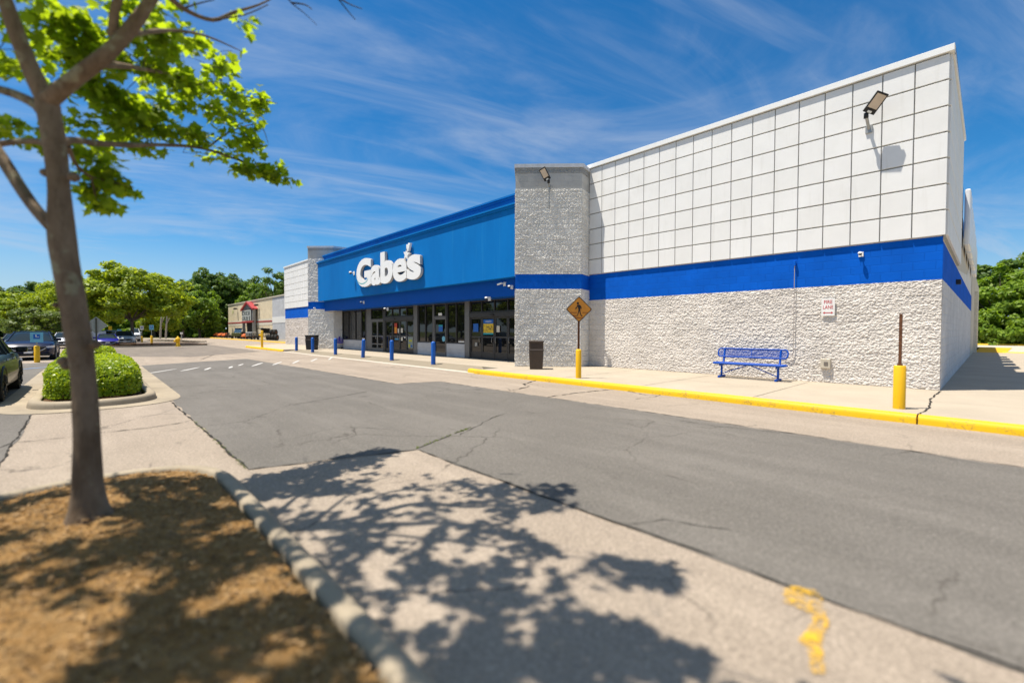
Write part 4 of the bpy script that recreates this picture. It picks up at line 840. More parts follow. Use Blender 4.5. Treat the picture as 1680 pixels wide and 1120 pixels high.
for k in range(7): y = -0.17+0.30*k/6; sg_.box(-0.93, 0.93, y-0.010, y+0.010, SZ-0.004, SZ+0.016)
sg_.build('seat_mesh', blue_bench, so)
for s_ in (-1, 1):
    x = 0.76*s_; lg = MB().tube([(x, 0.0, 0.05), (x, 0.0, SZ-0.02)], 0.030, 10).tube([(x, 0.0, SZ-0.05), (x, 0.12, SZ-0.03), (x, 0.17, 0.55), backpt(x, 0.84)], 0.030, 8)
    lg.tube([(x, -0.17, SZ-0.05), (x, 0.12, SZ-0.05)], 0.022, 8).build('leg', blue_bench, bn); MB().tube([(x, -0.22, 0.035), (x, 0.22, 0.035)], 0.034, 10).build('foot', blue_bench, bn)
MB().tube([(-0.74, 0, 0.12), (-0.06, 0, SZ-0.04)], 0.014, 8).tube([(0.74, 0, 0.12), (0.06, 0, SZ-0.04)], 0.014, 8).build('brace', blue_bench, bn)
ct = thing('shopping_cart', 'small purple shopping cart parked left of the storefront windows', 'shopping cart', tuple(at(557.5, 571.8, 0.14)), R_(-45))
pur = simple('purple_plastic', (0.09, 0.05, 0.40), 0.4); cm = MB()
cm.prism([(-0.22, -0.30), (0.22, -0.30), (0.25, 0.30), (-0.25, 0.30)], 0.42, 0.46)
for a, b in (((-0.22, -0.3), (0.22, -0.3)), ((0.22, -0.3), (0.25, 0.3)), ((0.25, 0.3), (-0.25, 0.3)), ((-0.25, 0.3), (-0.22, -0.3))):
    for z in (0.52, 0.60, 0.68, 0.76): cm.bar((a[0], a[1], z), (b[0], b[1], z), 0.022)
    for t_ in np.linspace(0, 1, 6): q = (a[0]+(b[0]-a[0])*t_, a[1]+(b[1]-a[1])*t_); cm.bar((q[0], q[1], 0.44), (q[0], q[1], 0.78), 0.022)
cm.build('basket', pur, ct); MB().prism([(-0.2, 0.0), (0.2, 0.0), (0.2, 0.03), (-0.2, 0.03)], 0.60, 0.92).build('child_seat', simple('purple_bright', (0.14, 0.06, 0.62), 0.4), ct)
MB().tube([(-0.22, -0.28, 0.08), (-0.23, 0.25, 0.12), (-0.25, 0.33, 0.95), (0.25, 0.33, 0.95), (0.23, 0.25, 0.12), (0.22, -0.28, 0.08)], 0.014, 6).box(-0.2, 0.2, -0.25, 0.25, 0.14, 0.16).build('frame', steel, ct)
for x, y in ((-.2, -.26), (.2, -.26), (-.22, .24), (.22, .24)): MB().tube([(x-.015, y, 0.06), (x+.015, y, 0.06)], 0.06, 12).build('wheel', rubber, ct)
# ------------------------------------------------------------------ far post, hydrant, parking signs
fp = thing('standpipe', 'yellow post with a side outlet on the far end of the sidewalk', 'standpipe', tuple(at(430, 569.8, 0.14)))
MB().lathe([(0.09, 0), (0.09, 1.30), (0.07, 1.36), (0.01, 1.38)], n=14).build('post', yel_b, fp); MB().tube([(0, 0, 1.0), (-0.18, -0.16, 1.0)], 0.07, 10).build('outlet', yel_b, fp)
hy = thing('fire_hydrant', 'yellow fire hydrant on the far planting bed', 'hydrant', tuple(at(292, 568.3, 0.15)))
MB().lathe([(0.20, 0), (0.20, 0.06), (0.14, 0.08), (0.14, 0.55), (0.19, 0.57), (0.19, 0.62), (0.15, 0.70), (0.06, 0.78), (0.04, 0.86), (0.001, 0.86)], n=16).build('barrel', yel_b, hy)
for a, r in (((0.26, 0), 0.07), ((-0.26, 0), 0.07), ((0, -0.28), 0.09)): MB().tube([(0, 0, 0.45), (a[0], a[1], 0.45)], r, 10).build('outlet', yel_b, hy)
def psign(label, px_, base, ytop, plate, mat, w_=0.30, h=0.45, bol=True, sym=True, bh=0.9, half='parking signs in the lot'):
    p = at(px_, base, 0.0); d = (p-CAM).dot(CF); zt = dep(px_, ytop, d).z; t = thing('parking_sign', label, 'sign', tuple(p), 0, half)
    n = (CAM-p); n.z = 0; n.normalize(); M = face_dir((p.x+n.x*0.04, p.y+n.y*0.04, zt-h/2), n)
    if bol: MB().lathe([(0.10, 0), (0.10, bh-0.04), (0.07, bh), (0.001, bh+0.01)], n=14).build('bollard_sleeve', yel_b, t)
    MB().box(-0.03, 0.03, -0.03, 0.03, 0.0, zt-0.02).build('post', tape_grey, t)
    pl = MB().obox(M, w_, h, 0.008).build('sign_plate', mat, t, world=True)
    if sym:
        MB().obox(M @ Matrix.Translation((0, 0.03, 0.007)), w_*0.5, w_*0.5, 0.004).build('symbol_panel', sign_blue, pl, world=True)
        MB().obox(M @ Matrix.Translation((-.02, 0.06, 0.011)), w_*0.08, w_*0.3, 0.003).obox(M @ Matrix.Translation((0.02, 0.015, 0.011)), w_*0.25, w_*0.05, 0.003).build('symbol', sign_white, pl, world=True)
    return t
d_ = 52.0
psign('accessible parking sign in a yellow bollard before the dark blue car', 61, 594.5, 545, 0, sign_sky, 0.42, 0.46, bh=0.78)
psign('white parking sign on a short yellow bollard left of the two slim trunks', 233, 561.5, 534.5, 0, sign_white, 0.36, 0.50, bh=0.75)
psign('pale blue parking sign on a yellow bollard right of the white one', 249, 567.5, 533, 0, sign_sky, 0.34, 0.46, bh=1.0)
psign('pale blue parking sign above the silver car', 196, 562, 540, 0, sign_sky, 0.40, 0.45, bol=False)
psign('yellow parking sign behind the parked cars', 181, 560, 535, 0, simple('sign_yellow', (0.60, 0.42, 0.02), 0.5), 0.35, 0.58, bol=False, sym=False)
mt = thing('meter_post', 'small pale post box by the edge of the woods', 'post', tuple(at(298, 560, 0))); MB().box(-0.05, 0.05, -0.05, 0.05, 0, 1.0).build('post', steel, mt); MB().box(-0.2, 0.2, -0.12, 0.12, 1.0, 1.25).build('box', sign_white, mt)
# diamond sign seen from behind
p = dep(158, 545, 21.0); p.z = 0; n = (CAM-p); n.z = 0; n.normalize(); dz = dep(158, 533.5, 21.0).z
dsn = thing('diamond_sign', 'grey back of a diamond road sign beyond the hedge', 'sign', tuple(p)); MB().box(-0.03, 0.03, -0.03, 0.03, 0, dz+0.34).build('post', simple('post_green', (0.06, 0.06, 0.04), 0.6), dsn)
M = face_dir((p.x-n.x*0.04, p.y-n.y*0.04, dz), n); local_poly(M, [rdia(0.41)], 0.0, 0.005).build('sign_plate', tape_grey, dsn, world=True)
# ------------------------------------------------------------------ cars
def car(label, loc, rz, paint, L_=4.5, W=1.82, H=1.42, suv=True, name='parked_car', plate=True):
    t = thing(name, label, 'car', loc, rz, 'cars parked in the lot'); hl = L_/2; hw = W/2; zb = 0.20; belt = H*0.67; r = 0.34 if suv else 0.31
    xs = np.linspace(-hl, hl, 23); ring = []; nn = 0
    for x in xs:
        u = x/hl; w_ = hw*(1-0.10*abs(u)**6-0.05*max(0, abs(u)-0.75)*4); nose = max(0, (u-0.42)/0.58); tail = max(0, (-u-0.80)/0.2)
        top = belt-0.10*nose-0.16*nose**4-0.05*tail; lo = zb+0.10*max(0, abs(u)-0.85)/0.15
        if abs(u) > 0.985: w_ *= 0.90; top -= 0.10; lo += 0.06
        h_ = [(0, lo), (w_*0.88, lo), (w_*0.97, lo+0.08), (w_, lo+(top-lo)*0.40), (w_*0.985, lo+(top-lo)*0.72), (w_*0.95, top-0.035), (w_*0.86, top), (w_*0.4, top+0.025), (0, top+0.035)]
        sec = [(x, y, z) for y, z in h_]+[(x, -y, z) for y, z in h_[-2:0:-1]]; nn = len(sec); ring += sec
    m = len(xs); fs = [(i*nn+j, (i+1)*nn+j, (i+1)*nn+(j+1) % nn, i*nn+(j+1) % nn) for i in range(m-1) for j in range(nn)]
    body = MB().add(ring, fs, True).add(ring[:nn], [tuple(range(nn))]).add(ring[-nn:], [tuple(range(nn-1, -1, -1))]).build('body', paint, t)
    back = -0.93 if suv else -0.62; gx = [(back, 0.0), (back+0.10, 0.75), (back+0.24, 0.96), (-0.15, 1.0), (0.10, 0.97), (0.24, 0.72), (0.40, 0.30), (0.52, 0.0)]
    ring = []
    for u, f in gx:
        x = u*hl; wb = hw*0.90; wt = hw*(0.90-0.20*f); z0 = belt-0.06; zt = belt+(H-belt)*f
        sec = [(x, wb, z0), (x, wt+(wb-wt)*0.15, z0+(zt-z0)*0.80+0.001), (x, wt*0.93, zt-0.01), (x, wt*0.5, zt+0.012*f), (x, -wt*0.5, zt+0.012*f), (x, -wt*0.93, zt-0.01), (x, -wt-(wb-wt)*0.15, z0+(zt-z0)*0.80+0.001), (x, -wb, z0)]; ring += sec
    k = 8; fs = [(i*k+j, (i+1)*k+j, (i+1)*k+j+1, i*k+j+1) for i in range(len(gx)-1) for j in range(k-1)]
    MB().add(ring, fs, True).build('windows', car_glass, t)
    rf = MB()
    for i in range(1, 5): pass
    q = [ring[i*k+j] for i in (1, 2, 3, 4) for j in range(1, 7)]; q = [(x, y*1.012, z+0.012) for x, y, z in q]
    rf.add(q, [(i*6+j, (i+1)*6+j, (i+1)*6+j+1, i*6+j+1) for i in range(3) for j in range(5)], True).build('roof', paint, t)
    pl = MB()
    for s_ in (-1, 1):
        A = [(ring[i*k+(0 if s_ > 0 else 7)], ring[i*k+(2 if s_ > 0 else 5)]) for i in range(len(gx))]
        up = lambda v: (v[0], v[1]*1.012, v[2]+0.006)
        for i in (1, 4): MB().bar(up(A[i][0]), up(A[i][1]), 0.05).build('pillar', paint, t)
        MB().tube([up(ring[i*k+(2 if s_ > 0 else 5)]) for i in (4, 5, 6, 7)], 0.028, 6).build('pillar', paint, t); MB().bar(up(ring[3*k+(0 if s_ > 0 else 7)]), up(ring[3*k+(2 if s_ > 0 else 5)]), 0.06).build('pillar', paint, t)
    for sx in (0.615, -0.60):
        for s_ in (-1, 1):
            x = sx*hl; y = s_*(hw-0.13); wh = MB().tube([(x, y-0.11, r), (x, y+0.11, r)], r, 24).build('wheel', rubber, t)
            yo = y+s_*0.112; rm = MB().tube([(x, yo, r), (x, yo+s_*0.006, r)], r*0.70, 20)
            for a in range(7): c, s2 = math.cos(a*2*math.pi/7), math.sin(a*2*math.pi/7); rm.bar((x, yo+s_*0.012, r), (x+c*r*0.66, yo+s_*0.012, r+s2*r*0.66), 0.05, 0.012)
            rm.build('rim', steel if paint.name != 'car_black' else simple('dark_rim', (0.06, 0.06, 0.06), 0.4, 0.5, 0.6), wh)
            MB().tube([(x+math.cos(a)*(r+0.045), s_*(hw-0.015), r+math.sin(a)*(r+0.045)) for a in np.linspace(0, math.pi, 14)], 0.02, 6).build('wheel_arch', black_p, t)
    gz = belt-0.36; MB().box(hl-0.06, hl+0.008, -hw*0.66, hw*0.66, gz-0.15, gz+0.10).build('grille', black_p, t, bevel=0.02)
    MB().tube([(hl+0.01, y, gz-0.03+z) for y, z in [(-hw*.64, .05), (-hw*.5, -.06), (-hw*.2, -.11), (hw*.2, -.11), (hw*.5, -.06), (hw*.64, .05)]], 0.022, 6).tube([(hl+0.012, -0.12, gz), (hl+0.012, 0.12, gz)], 0.02, 6).build('grille_trim', chrome, t)
    MB().box(hl-0.12, hl-0.02, -hw*0.80, hw*0.80, zb+0.02, zb+0.14).box(-hl+0.0, -hl+0.08, -hw*0.80, hw*0.80, zb+0.05, zb+0.2).build('bumper_trim', black_p, t, bevel=0.02)
    for s_ in (-1, 1):
        MB().add([(hl-0.015, s_*hw*0.56, gz+0.10), (hl-0.10, s_*hw*0.90, gz+0.14), (hl-0.10, s_*hw*0.90, gz+0.03), (hl-0.0, s_*hw*0.60, gz+0.01), (hl-0.30, s_*hw*0.975, gz+0.15), (hl-0.30, s_*hw*0.975, gz+0.06)], [(0, 1, 2, 3), (1, 4, 5, 2)]).build('headlight', simple('lamp_glass', (0.55, 0.57, 0.60), 0.1, 0.6), t)
        MB().box(-hl-0.004, -hl+0.16, s_*hw*0.72-0.12, s_*hw*0.72+0.12, belt-0.26, belt-0.10).build('tail_light', simple('lamp_red', (0.30, 0.01, 0.01), 0.2, 0.6), t, bevel=0.02)
        mbm = MB().obox(Matrix.Translation((0.36*hl, s_*(hw+0.07), belt+0.06)), 0.13, 0.20, 0.14); mbm.build('mirror', paint, t, bevel=0.03)
        for x in (0.10, -0.32): MB().bar((x*hl-0.09, s_*(hw*0.992), belt-0.12), (x*hl+0.09, s_*(hw*0.992), belt-0.12), 0.03).build('door_handle', chrome if suv else paint, t)
    if plate: MB().box(hl+0.005, hl+0.02, -0.15, 0.15, zb+0.16, zb+0.26).build('number_plate', sign_white, t)
    return t
cp_black, cp_navy, cp_silver, cp_blue, cp_white, cp_grey = carpaint('car_black', (0.006, 0.009, 0.009)), carpaint('car_navy', (0.004, 0.009, 0.035)), carpaint('car_silver', (0.30, 0.34, 0.36)), carpaint('car_blue', (0.012, 0.012, 0.20)), carpaint('car_white', (0.65, 0.66, 0.68)), carpaint('car_grey', (0.10, 0.11, 0.12))
car('black car at the left edge seen along its side, tail toward us', (-15.62, -2.30, 0), math.pi, cp_black, 4.7, 1.84, 1.44)
car('dark blue car facing us behind the accessible parking sign', (-34.4, -2.35, 0), 0, cp_navy, 4.5, 1.86, 1.42)
def carpx(label, px_, py, rz, paint, back=2.2, **k):
    q = at(px_, py, 0); return car(label, (q.x-back*math.cos(rz), q.y-back*math.sin(rz), 0), rz, paint, **k)
carpx('silver car facing us left of the big bright tree', 205, 567, 0, cp_silver, H=1.40, L_=4.2, W=1.75)
carpx('blue car partly behind the hedges, beside the silver car', 177, 569.5, 0, cp_blue, H=1.15, L_=3.8, W=1.6)
carpx('silver car in the second row behind the blue car', 181, 561.5, 0, cp_silver, H=1.5, L_=4.4, W=1.8)
carpx('dark grey car behind the black car at the left', 27, 578, 0, cp_grey, H=1.25, L_=4.2, W=1.75)
carpx('white car half hidden behind the tree trunk', 108, 572, 0, cp_white, H=1.3, L_=4.2, W=1.75)
carpx('white van standing right of the big tree trunk in the back row', 224.5, 560, 0, cp_white, H=1.75, L_=4.2, W=0.9)
tq = at(158, 566, 0); tk = thing('box_trailer', 'white box trailer behind the diamond sign', 'trailer', (tq.x, tq.y, 0)); MB().box(-3.5, 0, -0.95, 0.75, 0.45, 1.42).build('box', cp_white, tk, bevel=0.04); MB().box(-3.4, -0.05, -0.9, 0.7, 0.28, 0.45).build('chassis', black_p, tk)
for x in (-2.4, -1.5):
    for y in (-0.95, 0.70): MB().tube([(x, y, 0.3), (x, y+0.2, 0.3)], 0.30, 16).build('wheel', rubber, tk)
# ------------------------------------------------------------------ neighbouring store
NY = 21.6; NB = thing('rental_store', 'beige block store with a red gabled entrance far to the left', 'building', (-82, NY, 0)); nb = lambda mb, nm, mt, **k: mb.build(nm, mt, NB, world=True, **k)
def NX(px_): return onY(px_, 530, NY).x
xl, xm, xr = NX(374.8), NX(447), -48.0
nb(MB().box(xl, xm, NY, NY+25, 0, 6.95), 'wall', beige_b); nb(MB().box(xm, xr, NY+0.003, NY+25.01, 0, 6.97), 'grey_wall', lightgrey_b)
nb(MB().box(xl-0.02, xm, NY-0.03, NY+0.1, 2.45, 3.55), 'cream_band', cream); nb(MB().box(xl-0.03, xm, NY-0.06, NY+0.1, 2.98, 3.22), 'red_stripe', red_m); nb(MB().box(xm, xr, NY-0.03, NY+0.1, 2.75, 3.72), 'white_band', sign_white)
nb(MB().box(xl-0.1, xr, NY-0.12, NY+25, 6.97, 7.12), 'roof_edge', cream)
gx0, gx1 = onY(397.5, 530, 20.9).x, onY(415.5, 530, 20.9).x; gm = (gx0+gx1)/2; slate = simple('slate_grey', (0.13, 0.14, 0.14), 0.7)
zr0, zr1 = dep(397, 508, (Vector((gx0, 20.9, 1.5))-CAM).dot(CF)).z, dep(404, 495, (Vector((gm, 20.9, 1.5))-CAM).dot(CF)).z
pch = nb(MB().add([(gx0, 20.9, zr0), (gx1, 20.9, zr0), (gm, 20.9, zr1-0.2), (gx0, NY, zr0), (gx1, NY, zr0), (gm, NY, zr1-0.2)], [(0, 1, 2), (0, 2, 5, 3), (1, 4, 5, 2), (0, 3, 4, 1)]), 'gable', slate)
for a, b in ((gx0-0.4, gm), (gx1+0.4, gm)): MB().bar((a, 20.8, zr0-0.15), (b, 20.8, zr1-0.1), 0.30, 0.30).bar((a, 21.25, zr0-0.12), (b, 21.25, zr1-0.05), 0.75, 0.12).build('gable_trim', red_m, pch, world=True)
sgn_ = nb(MB().box(gx0, gx1-1.4, 20.85, 21.1, 3.35, zr0-0.2), 'entrance_sign', simple('sign_silver', (.42, .44, .42), .5)); sl = MB(); wS = (gx1-1.4-gx0)
for r_ in range(2):
    nl = 4 if r_ == 0 else 6; z0 = 3.45+(1-r_)*(zr0-3.6)/2; hh = (zr0-3.6)/2*0.72
    for i in range(nl):
        x = gx0+0.3+(wS-0.6)*i/nl; ww = (wS-0.6)/nl*0.68; sl.box(x, x+ww*0.32, 20.82, 20.849, z0, z0+hh)
        if (i+r_) % 2 == 0: sl.box(x, x+ww, 20.821, 20.849, z0+hh*0.75, z0+hh)
        if i % 3 != 1: sl.box(x, x+ww, 20.822, 20.849, z0, z0+hh*0.24)
        if i % 2 == 1: sl.box(x+ww*0.7, x+ww, 20.823, 20.849, z0, z0+hh)
sl.build('sign_blocks', simple('sign_charcoal', (0.05, 0.06, 0.06), 0.6), sgn_, world=True)
nb(MB().box(gx1-1.4, gx1-0.5, 20.9, 21.2, 3.3, zr0), 'dark_panel', dark); nb(MB().box(gx1-0.45, gx1, 20.85, 21.3, 0.13, zr0), 'porch_post', steel); nb(MB().box(gx0+0.2, gx0+0.55, 20.85, 21.3, 0.13, 3.3), 'porch_post', steel)
nb(MB().box(gx0+0.8, gx1-0.6, NY-0.08, NY+0.05, 0.13, 3.0), 'entrance_door', dark)
nb(MB().box(gx0-0.1, gx1+0.05, 20.8, 21.0, 3.0, 3.28), 'porch_beam', red_m)
for k, (q, r_) in enumerate(((390, 506), (425, 500))):
    x = NX(q); zt = onY(q, r_, NY).z; wl = thing('wall_lamp', ['dark wall lamp left of the gabled entrance', 'dark wall lamp right of the gabled entrance'][k], 'wall lamp', (x, NY, zt), 0, 'wall lamps on the rental store'); MB().box(x-0.35, x+0.35, NY-0.7, NY-0.2, zt-0.2, zt+0.1).build('head', black_p, wl, world=True, bevel=0.05); MB().tube([(x, NY, zt-0.1), (x, NY-0.3, zt)], 0.07, 6).build('arm', black_p, wl, world=True)
ns = thing('wall_notice', 'small grey notice low on the beige wall', 'sign', (NX(430), NY-0.05, 1.2)); MB().box(NX(428), NX(431.5), NY-0.06, NY-0.01, 1.2, 2.2).build('plate', simple('notice_grey', (0.42, 0.38, 0.31), 0.7), ns, world=True); MB().box(NX(428.6), NX(430.9), NY-0.075, NY-0.061, 1.65, 1.8).build('print', sign_black, ns, world=True)
cbl = MB(); q = [onY(a, b, NY-0.1) for a, b in ((438, 500), (440, 488), (455, 484.5), (461, 489), (465, 495), (466, 505))]; 
# equipment for hire in front
EQ = 18.4
def eqx(px_): return onY(px_, 550, EQ).x
def mower(label, px_, mat, dup_of=None):
    x = eqx(px_)
    if dup_of: o = dup(dup_of); o.location = (x, EQ, 0.13); o['label'] = label; return o
    t = thing('ride_on_mower', label, 'mower', (x, EQ, 0.13), R_(-35), 'mowers in front of the rental store')
    MB().add([(-0.1, -.35, .35), (.9, -.30, .35), (.9, .30, .35), (-0.1, .35, .35), (-0.1, -.33, .85), (.75, -.25, .72), (.75, .25, .72), (-0.1, .33, .85)], [(0, 3, 2, 1), (4, 5, 6, 7), (0, 1, 5, 4), (1, 2, 6, 5), (2, 3, 7, 6), (3, 0, 4, 7)]).build('hood', mat, t, bevel=0.06)
    MB().box(-.95, -.1, -.4, .4, .35, .55).build('rear_deck', mat, t, bevel=0.04); MB().box(-.75, -.3, -.25, .25, .55, .66).box(-.85, -.72, -.25, .25, .6, 1.0).build('seat', black_p, t, bevel=0.04)
    MB().tube([(0, 0, .8), (-.25, 0, 1.02)], .03, 6).tube([(-.25+.18*math.cos(a)*.4, .18*math.sin(a), 1.02+.18*math.cos(a)*.5) for a in np.linspace(0, 6.283, 12)], .02, 5).build('steering_wheel', black_p, t); MB().box(-.35, .45, -.55, .55, .10, .28).build('cutting_deck', black_p, t, bevel=.05)
    for a, b, r in ((.62, .36, .2), (.62, -.36, .2), (-.6, .42, .3), (-.6, -.42, .3)): MB().tube([(a, b-.1, r), (a, b+.1, r)], r, 14).build('wheel', rubber, t)
    return t
m0 = mower('orange ride-on mower, leftmost in the row of hire machines', 356, orange_m); mower('orange ride-on mower, second from the left', 363, 0, m0); mower('orange ride-on mower beside the black trailer', 370, 0, m0); mower('orange ride-on mower right of the utility vehicle', 402.5, 0, m0)
def trailer(label, px_, o=None, h=1.0, ln=2.6, rack=False):
    x = eqx(px_)
    t = thing('utility_trailer', label, 'trailer', (x, EQ, 0.13), R_(-30), 'small trailers for hire')
    MB().box(-ln/2, ln/2, -.6, .6, .45, .55).build('deck', black_p, t); r = MB()
    for z in (.75, .95): r.bar((-ln/2, -.6, z), (ln/2, -.6, z), .06).bar((-ln/2, .6, z), (ln/2, .6, z), .06)
    for u in np.linspace(-1, 1, 4): r.bar((u*ln/2, -.6, .5), (u*ln/2, -.6, 1.0), .06).bar((u*ln/2, .6, .5), (u*ln/2, .6, 1.0), .06)
    if rack: r.box(-ln/2, -ln/2+.06, -.6, .6, 1.0, 1.7).box(-ln/2-.1, ln/3, -.65, .65, 1.62, 1.74)
    r.build('side_rail', black_p, t); MB().tube([(ln/2, 0, .5), (ln/2+.9, 0, .4)], .05, 6).build('drawbar', rust, t)
    for s_ in (-.72, .72): MB().tube([(0, s_-.08, .32), (0, s_+.08, .32)], .32, 16).build('wheel', rubber, t)
trailer('black trailer between the mowers and the utility vehicle', 379.5, ln=2.0); trailer('black trailer left of the stacked tyres', 421.5); trailer('tall black trailer with a rack beside the stacked tyres', 432, rack=True, ln=2.2)
ux = eqx(393); uv = thing('utility_vehicle', 'small utility vehicle with an open cab and blue tinted windscreen', 'vehicle', (ux, EQ, 0.13), R_(-40))
MB().box(-1.4, 1.3, -.7, .7, .45, .75).box(.5, 1.35, -.65, .65, .75, 1.0).build('body', simple('uv_green', (.14, .15, .05), .5), uv, bevel=.06); MB().add([(.65, -.62, 1.0), (.65, .62, 1.0), (.25, .6, 1.75), (.25, -.6, 1.75)], [(0, 1, 2, 3), (3, 2, 1, 0)]).build('windscreen', simple('screen_blue', (.10, .20, .32), .2), uv)
MB().box(-.75, .35, -.66, .66, 1.75, 1.82).build('canopy', cp_grey, uv, bevel=.02); cg = MB()
for a, b in ((-.7, -.62), (-.7, .62)): cg.tube([(a, b, .7), (a, b, 1.76)], .04, 6)
cg.build('roll_cage', black_p, uv); MB().box(-.6, .1, -.6, .6, .75, 1.2).build('seat', black_p, uv, bevel=.05)
for a in (-.95, .95):
    for b in (-.7, .7): MB().tube([(a, b-.1, .33), (a, b+.1, .33)], .33, 16).build('wheel', rubber, uv)
gx = eqx(411.5); gn = thing('towable_compressor', 'grey boxy towable machine left of the trailers', 'machine', (gx, EQ, 0.13), R_(-35)); MB().box(-1.0, .8, -.5, .5, .45, 1.15).build('housing', steel, gn, bevel=.12); MB().tube([(.8, 0, .5), (1.6, 0, .4)], .05, 6).build('drawbar', rust, gn)
for s_ in (-.55, .55): MB().tube([(0, s_-.08, .3), (0, s_+.08, .3)], .3, 14).build('wheel', rubber, gn)
ty0 = None; treads = [(437.5, 0, 'left tyre of the bottom row'), (441.5, 0, 'second tyre of the bottom row'), (446, 0, 'third tyre of the bottom row'), (451, 0, 'rightmost tyre of the bottom row'), (443.5, 1, 'left tyre on top of the stack'), (449, 1, 'right tyre on top of the stack')]
for px_, lv, lb in treads:
    if ty0 is None:
        ty0 = thing('tyre', lb, 'tyre', (0, 0, 0), R_(-45), 'stacked tyres by the grey wall'); MB().tube([(0, -.14, 0), (0, .14, 0)], .42, 20).build('tread', rubber, ty0); MB().tube([(0, -.15, 0), (0, .15, 0)], .20, 14).build('hub', rust, ty0); o = ty0
    else: o = dup(ty0); o['label'] = lb
    o.location = (eqx(px_), EQ+0.2, 0.55+lv*0.72)
fd = thing('orange_stand', 'orange barrier stand in front of the gabled entrance', 'stand', (eqx(408), 18.0, 0.13)); MB().bar((-.3, 0, 0), (0, 0, 1.1), .06).bar((.3, 0, 0), (0, 0, 1.1), .06).build('frame', orange_m, fd); MB().box(-.25, .25, -.03, .03, .45, .95).build('board', orange_m, fd)
# ------------------------------------------------------------------ foliage
def quads(C, Nn, size, rs, asp=0.62):
    n = len(C); Nn = Nn/np.maximum(np.linalg.norm(Nn, axis=1, keepdims=True), 1e-6); t = rs.normal(size=(n, 3)); u = np.cross(Nn, t); u /= np.maximum(np.linalg.norm(u, axis=1, keepdims=True), 1e-6)
    v = np.cross(Nn, u); s = size*rs.uniform(0.6, 1.3, (n, 1)); b = Nn*s*rs.uniform(-0.18, 0.18, (n, 1))
    return np.stack([C-u*s*.5, C-v*s*.5*asp+b, C+u*s*.5, C+v*s*.5*asp+b], 1).reshape(-1, 3)
def crown_mesh(name, seed, cz, R, ncl, per, cr, leaf, mat, low=-1.0, flat=0.62):
    rs = np.random.RandomState(seed); R = np.array(R); P = []; NN = []; cents = []
    for k in range(ncl):
        while True:
            d = rs.normal(size=3); d /= np.linalg.norm(d)
            if d[2] > low: break
        rr = rs.uniform(0.45, 1.0)**0.6; c = d*R*rr*(1-0.28*rs.rand()); cents.append(c); r_ = cr*rs.uniform(0.65, 1.35)*R.mean(); m = int(per*(0.6+0.8*rs.rand()))
        q = rs.normal(size=(m, 3)); q /= np.linalg.norm(q, axis=1, keepdims=True); rad = rs.uniform(0.25, 1.0, (m, 1))**0.45; q2 = q*rad*r_*np.array([1, 1, flat])+rs.normal(size=(m, 3))*r_*0.10
        P.append(c+q2); NN.append(q*0.8+d*0.4+np.array([0, 0, 0.55])+rs.normal(size=(m, 3))*0.55)
    P = np.concatenate(P)+np.array([0, 0, cz]); NN = np.concatenate(NN)
    return np_mesh(name, quads(P, NN, leaf, rs), 4, mat, False), [c+np.array([0, 0, cz]) for c in cents]
def trunk_mb(seed, cents, cz, r0, fork, nl=8, lean=0.2):
    rs = random.Random(seed); mb = MB(); top = Vector((rs.uniform(-lean, lean), rs.uniform(-lean, lean), fork))
    mb.tube([(0, 0, -0.2), (0, 0, 0.15), top*0.5, top], [r0*1.5, r0*1.1, r0*0.9, r0*0.8], 8, False)
    for c in rs.sample(cents, min(nl, len(cents))):
        c = Vector(c)*0.9+Vector((0, 0, cz*0.06)); m = top.lerp(c, .5)+Vector((rs.uniform(-.3, .3), rs.uniform(-.3, .3), rs.uniform(0.0, .6))); mb.tube([top, m, c], [r0*.55, r0*.32, r0*.08], 6, False)
    return mb
PROTO = {}
def proto(key, seed, H, cz, R, ncl, per, cr, leaf, mat, fork, r0, nl=8, low=-1.0, tmat=None):
    cm_, cents = crown_mesh('crown', seed, cz, R, ncl, per, cr, leaf, mat, low); tm = trunk_mb(seed, cents, cz, r0, fork, nl)
    me = bpy.data.meshes.new('trunk'); me.from_pydata(tm.v, [], tm.f); me.materials.append(tmat or far_bark); me.polygons.foreach_set('use_smooth', [True]*len(me.polygons))
    PROTO[key] = (cm_, me, H, 2*R[0])
far_bark = simple('grey_bark', (0.13, 0.105, 0.08), 0.9, 0.1, 0, 0.3, 3)
proto('plane', 1, 10.0, 5.9, (5.4, 5.2, 4.0), 120, 170, 0.19, 0.40, leaf_lime, 2.6, 0.17, 12, -0.75)
proto('planeB', 2, 10.0, 5.5, (5.2, 5.2, 4.3), 110, 150, 0.19, 0.44, leaf_lime, 2.2, 0.14, 10, -0.8)
proto('mid', 3, 12.0, 6.4, (4.6, 4.6, 5.4), 80, 120, 0.20, 0.55, leaf_mid, 2.5, 0.25)
proto('midB', 4, 12.0, 6.0, (5.6, 5.0, 5.6), 90, 120, 0.18, 0.55, leaf_mid, 2.5, 0.28)
proto('dark', 5, 14.0, 8.2, (5.4, 5.4, 5.6), 80, 120, 0.19, 0.60, leaf_dark, 4.0, 0.3)
proto('tall', 6, 16.0, 10.5, (3.6, 3.6, 5.4), 36, 110, 0.20, 0.50, leaf_dark, 6.5, 0.25, 16)
proto('grey', 7, 6.0, 3.4, (3.4, 3.2, 2.6), 70, 120, 0.20, 0.30, leaf_grey, 1.2, 0.14, 12)
proto('bush', 8, 3.0, 1.3, (2.4, 2.2, 1.6), 50, 110, 0.24, 0.34, leaf_mid, 0.5, 0.10)
proto('conifer', 9, 8.0, 3.6, (2.4, 2.4, 4.2), 70, 110, 0.18, 0.40, leaf_dark, 1.0, 0.15)
FIRST = {}
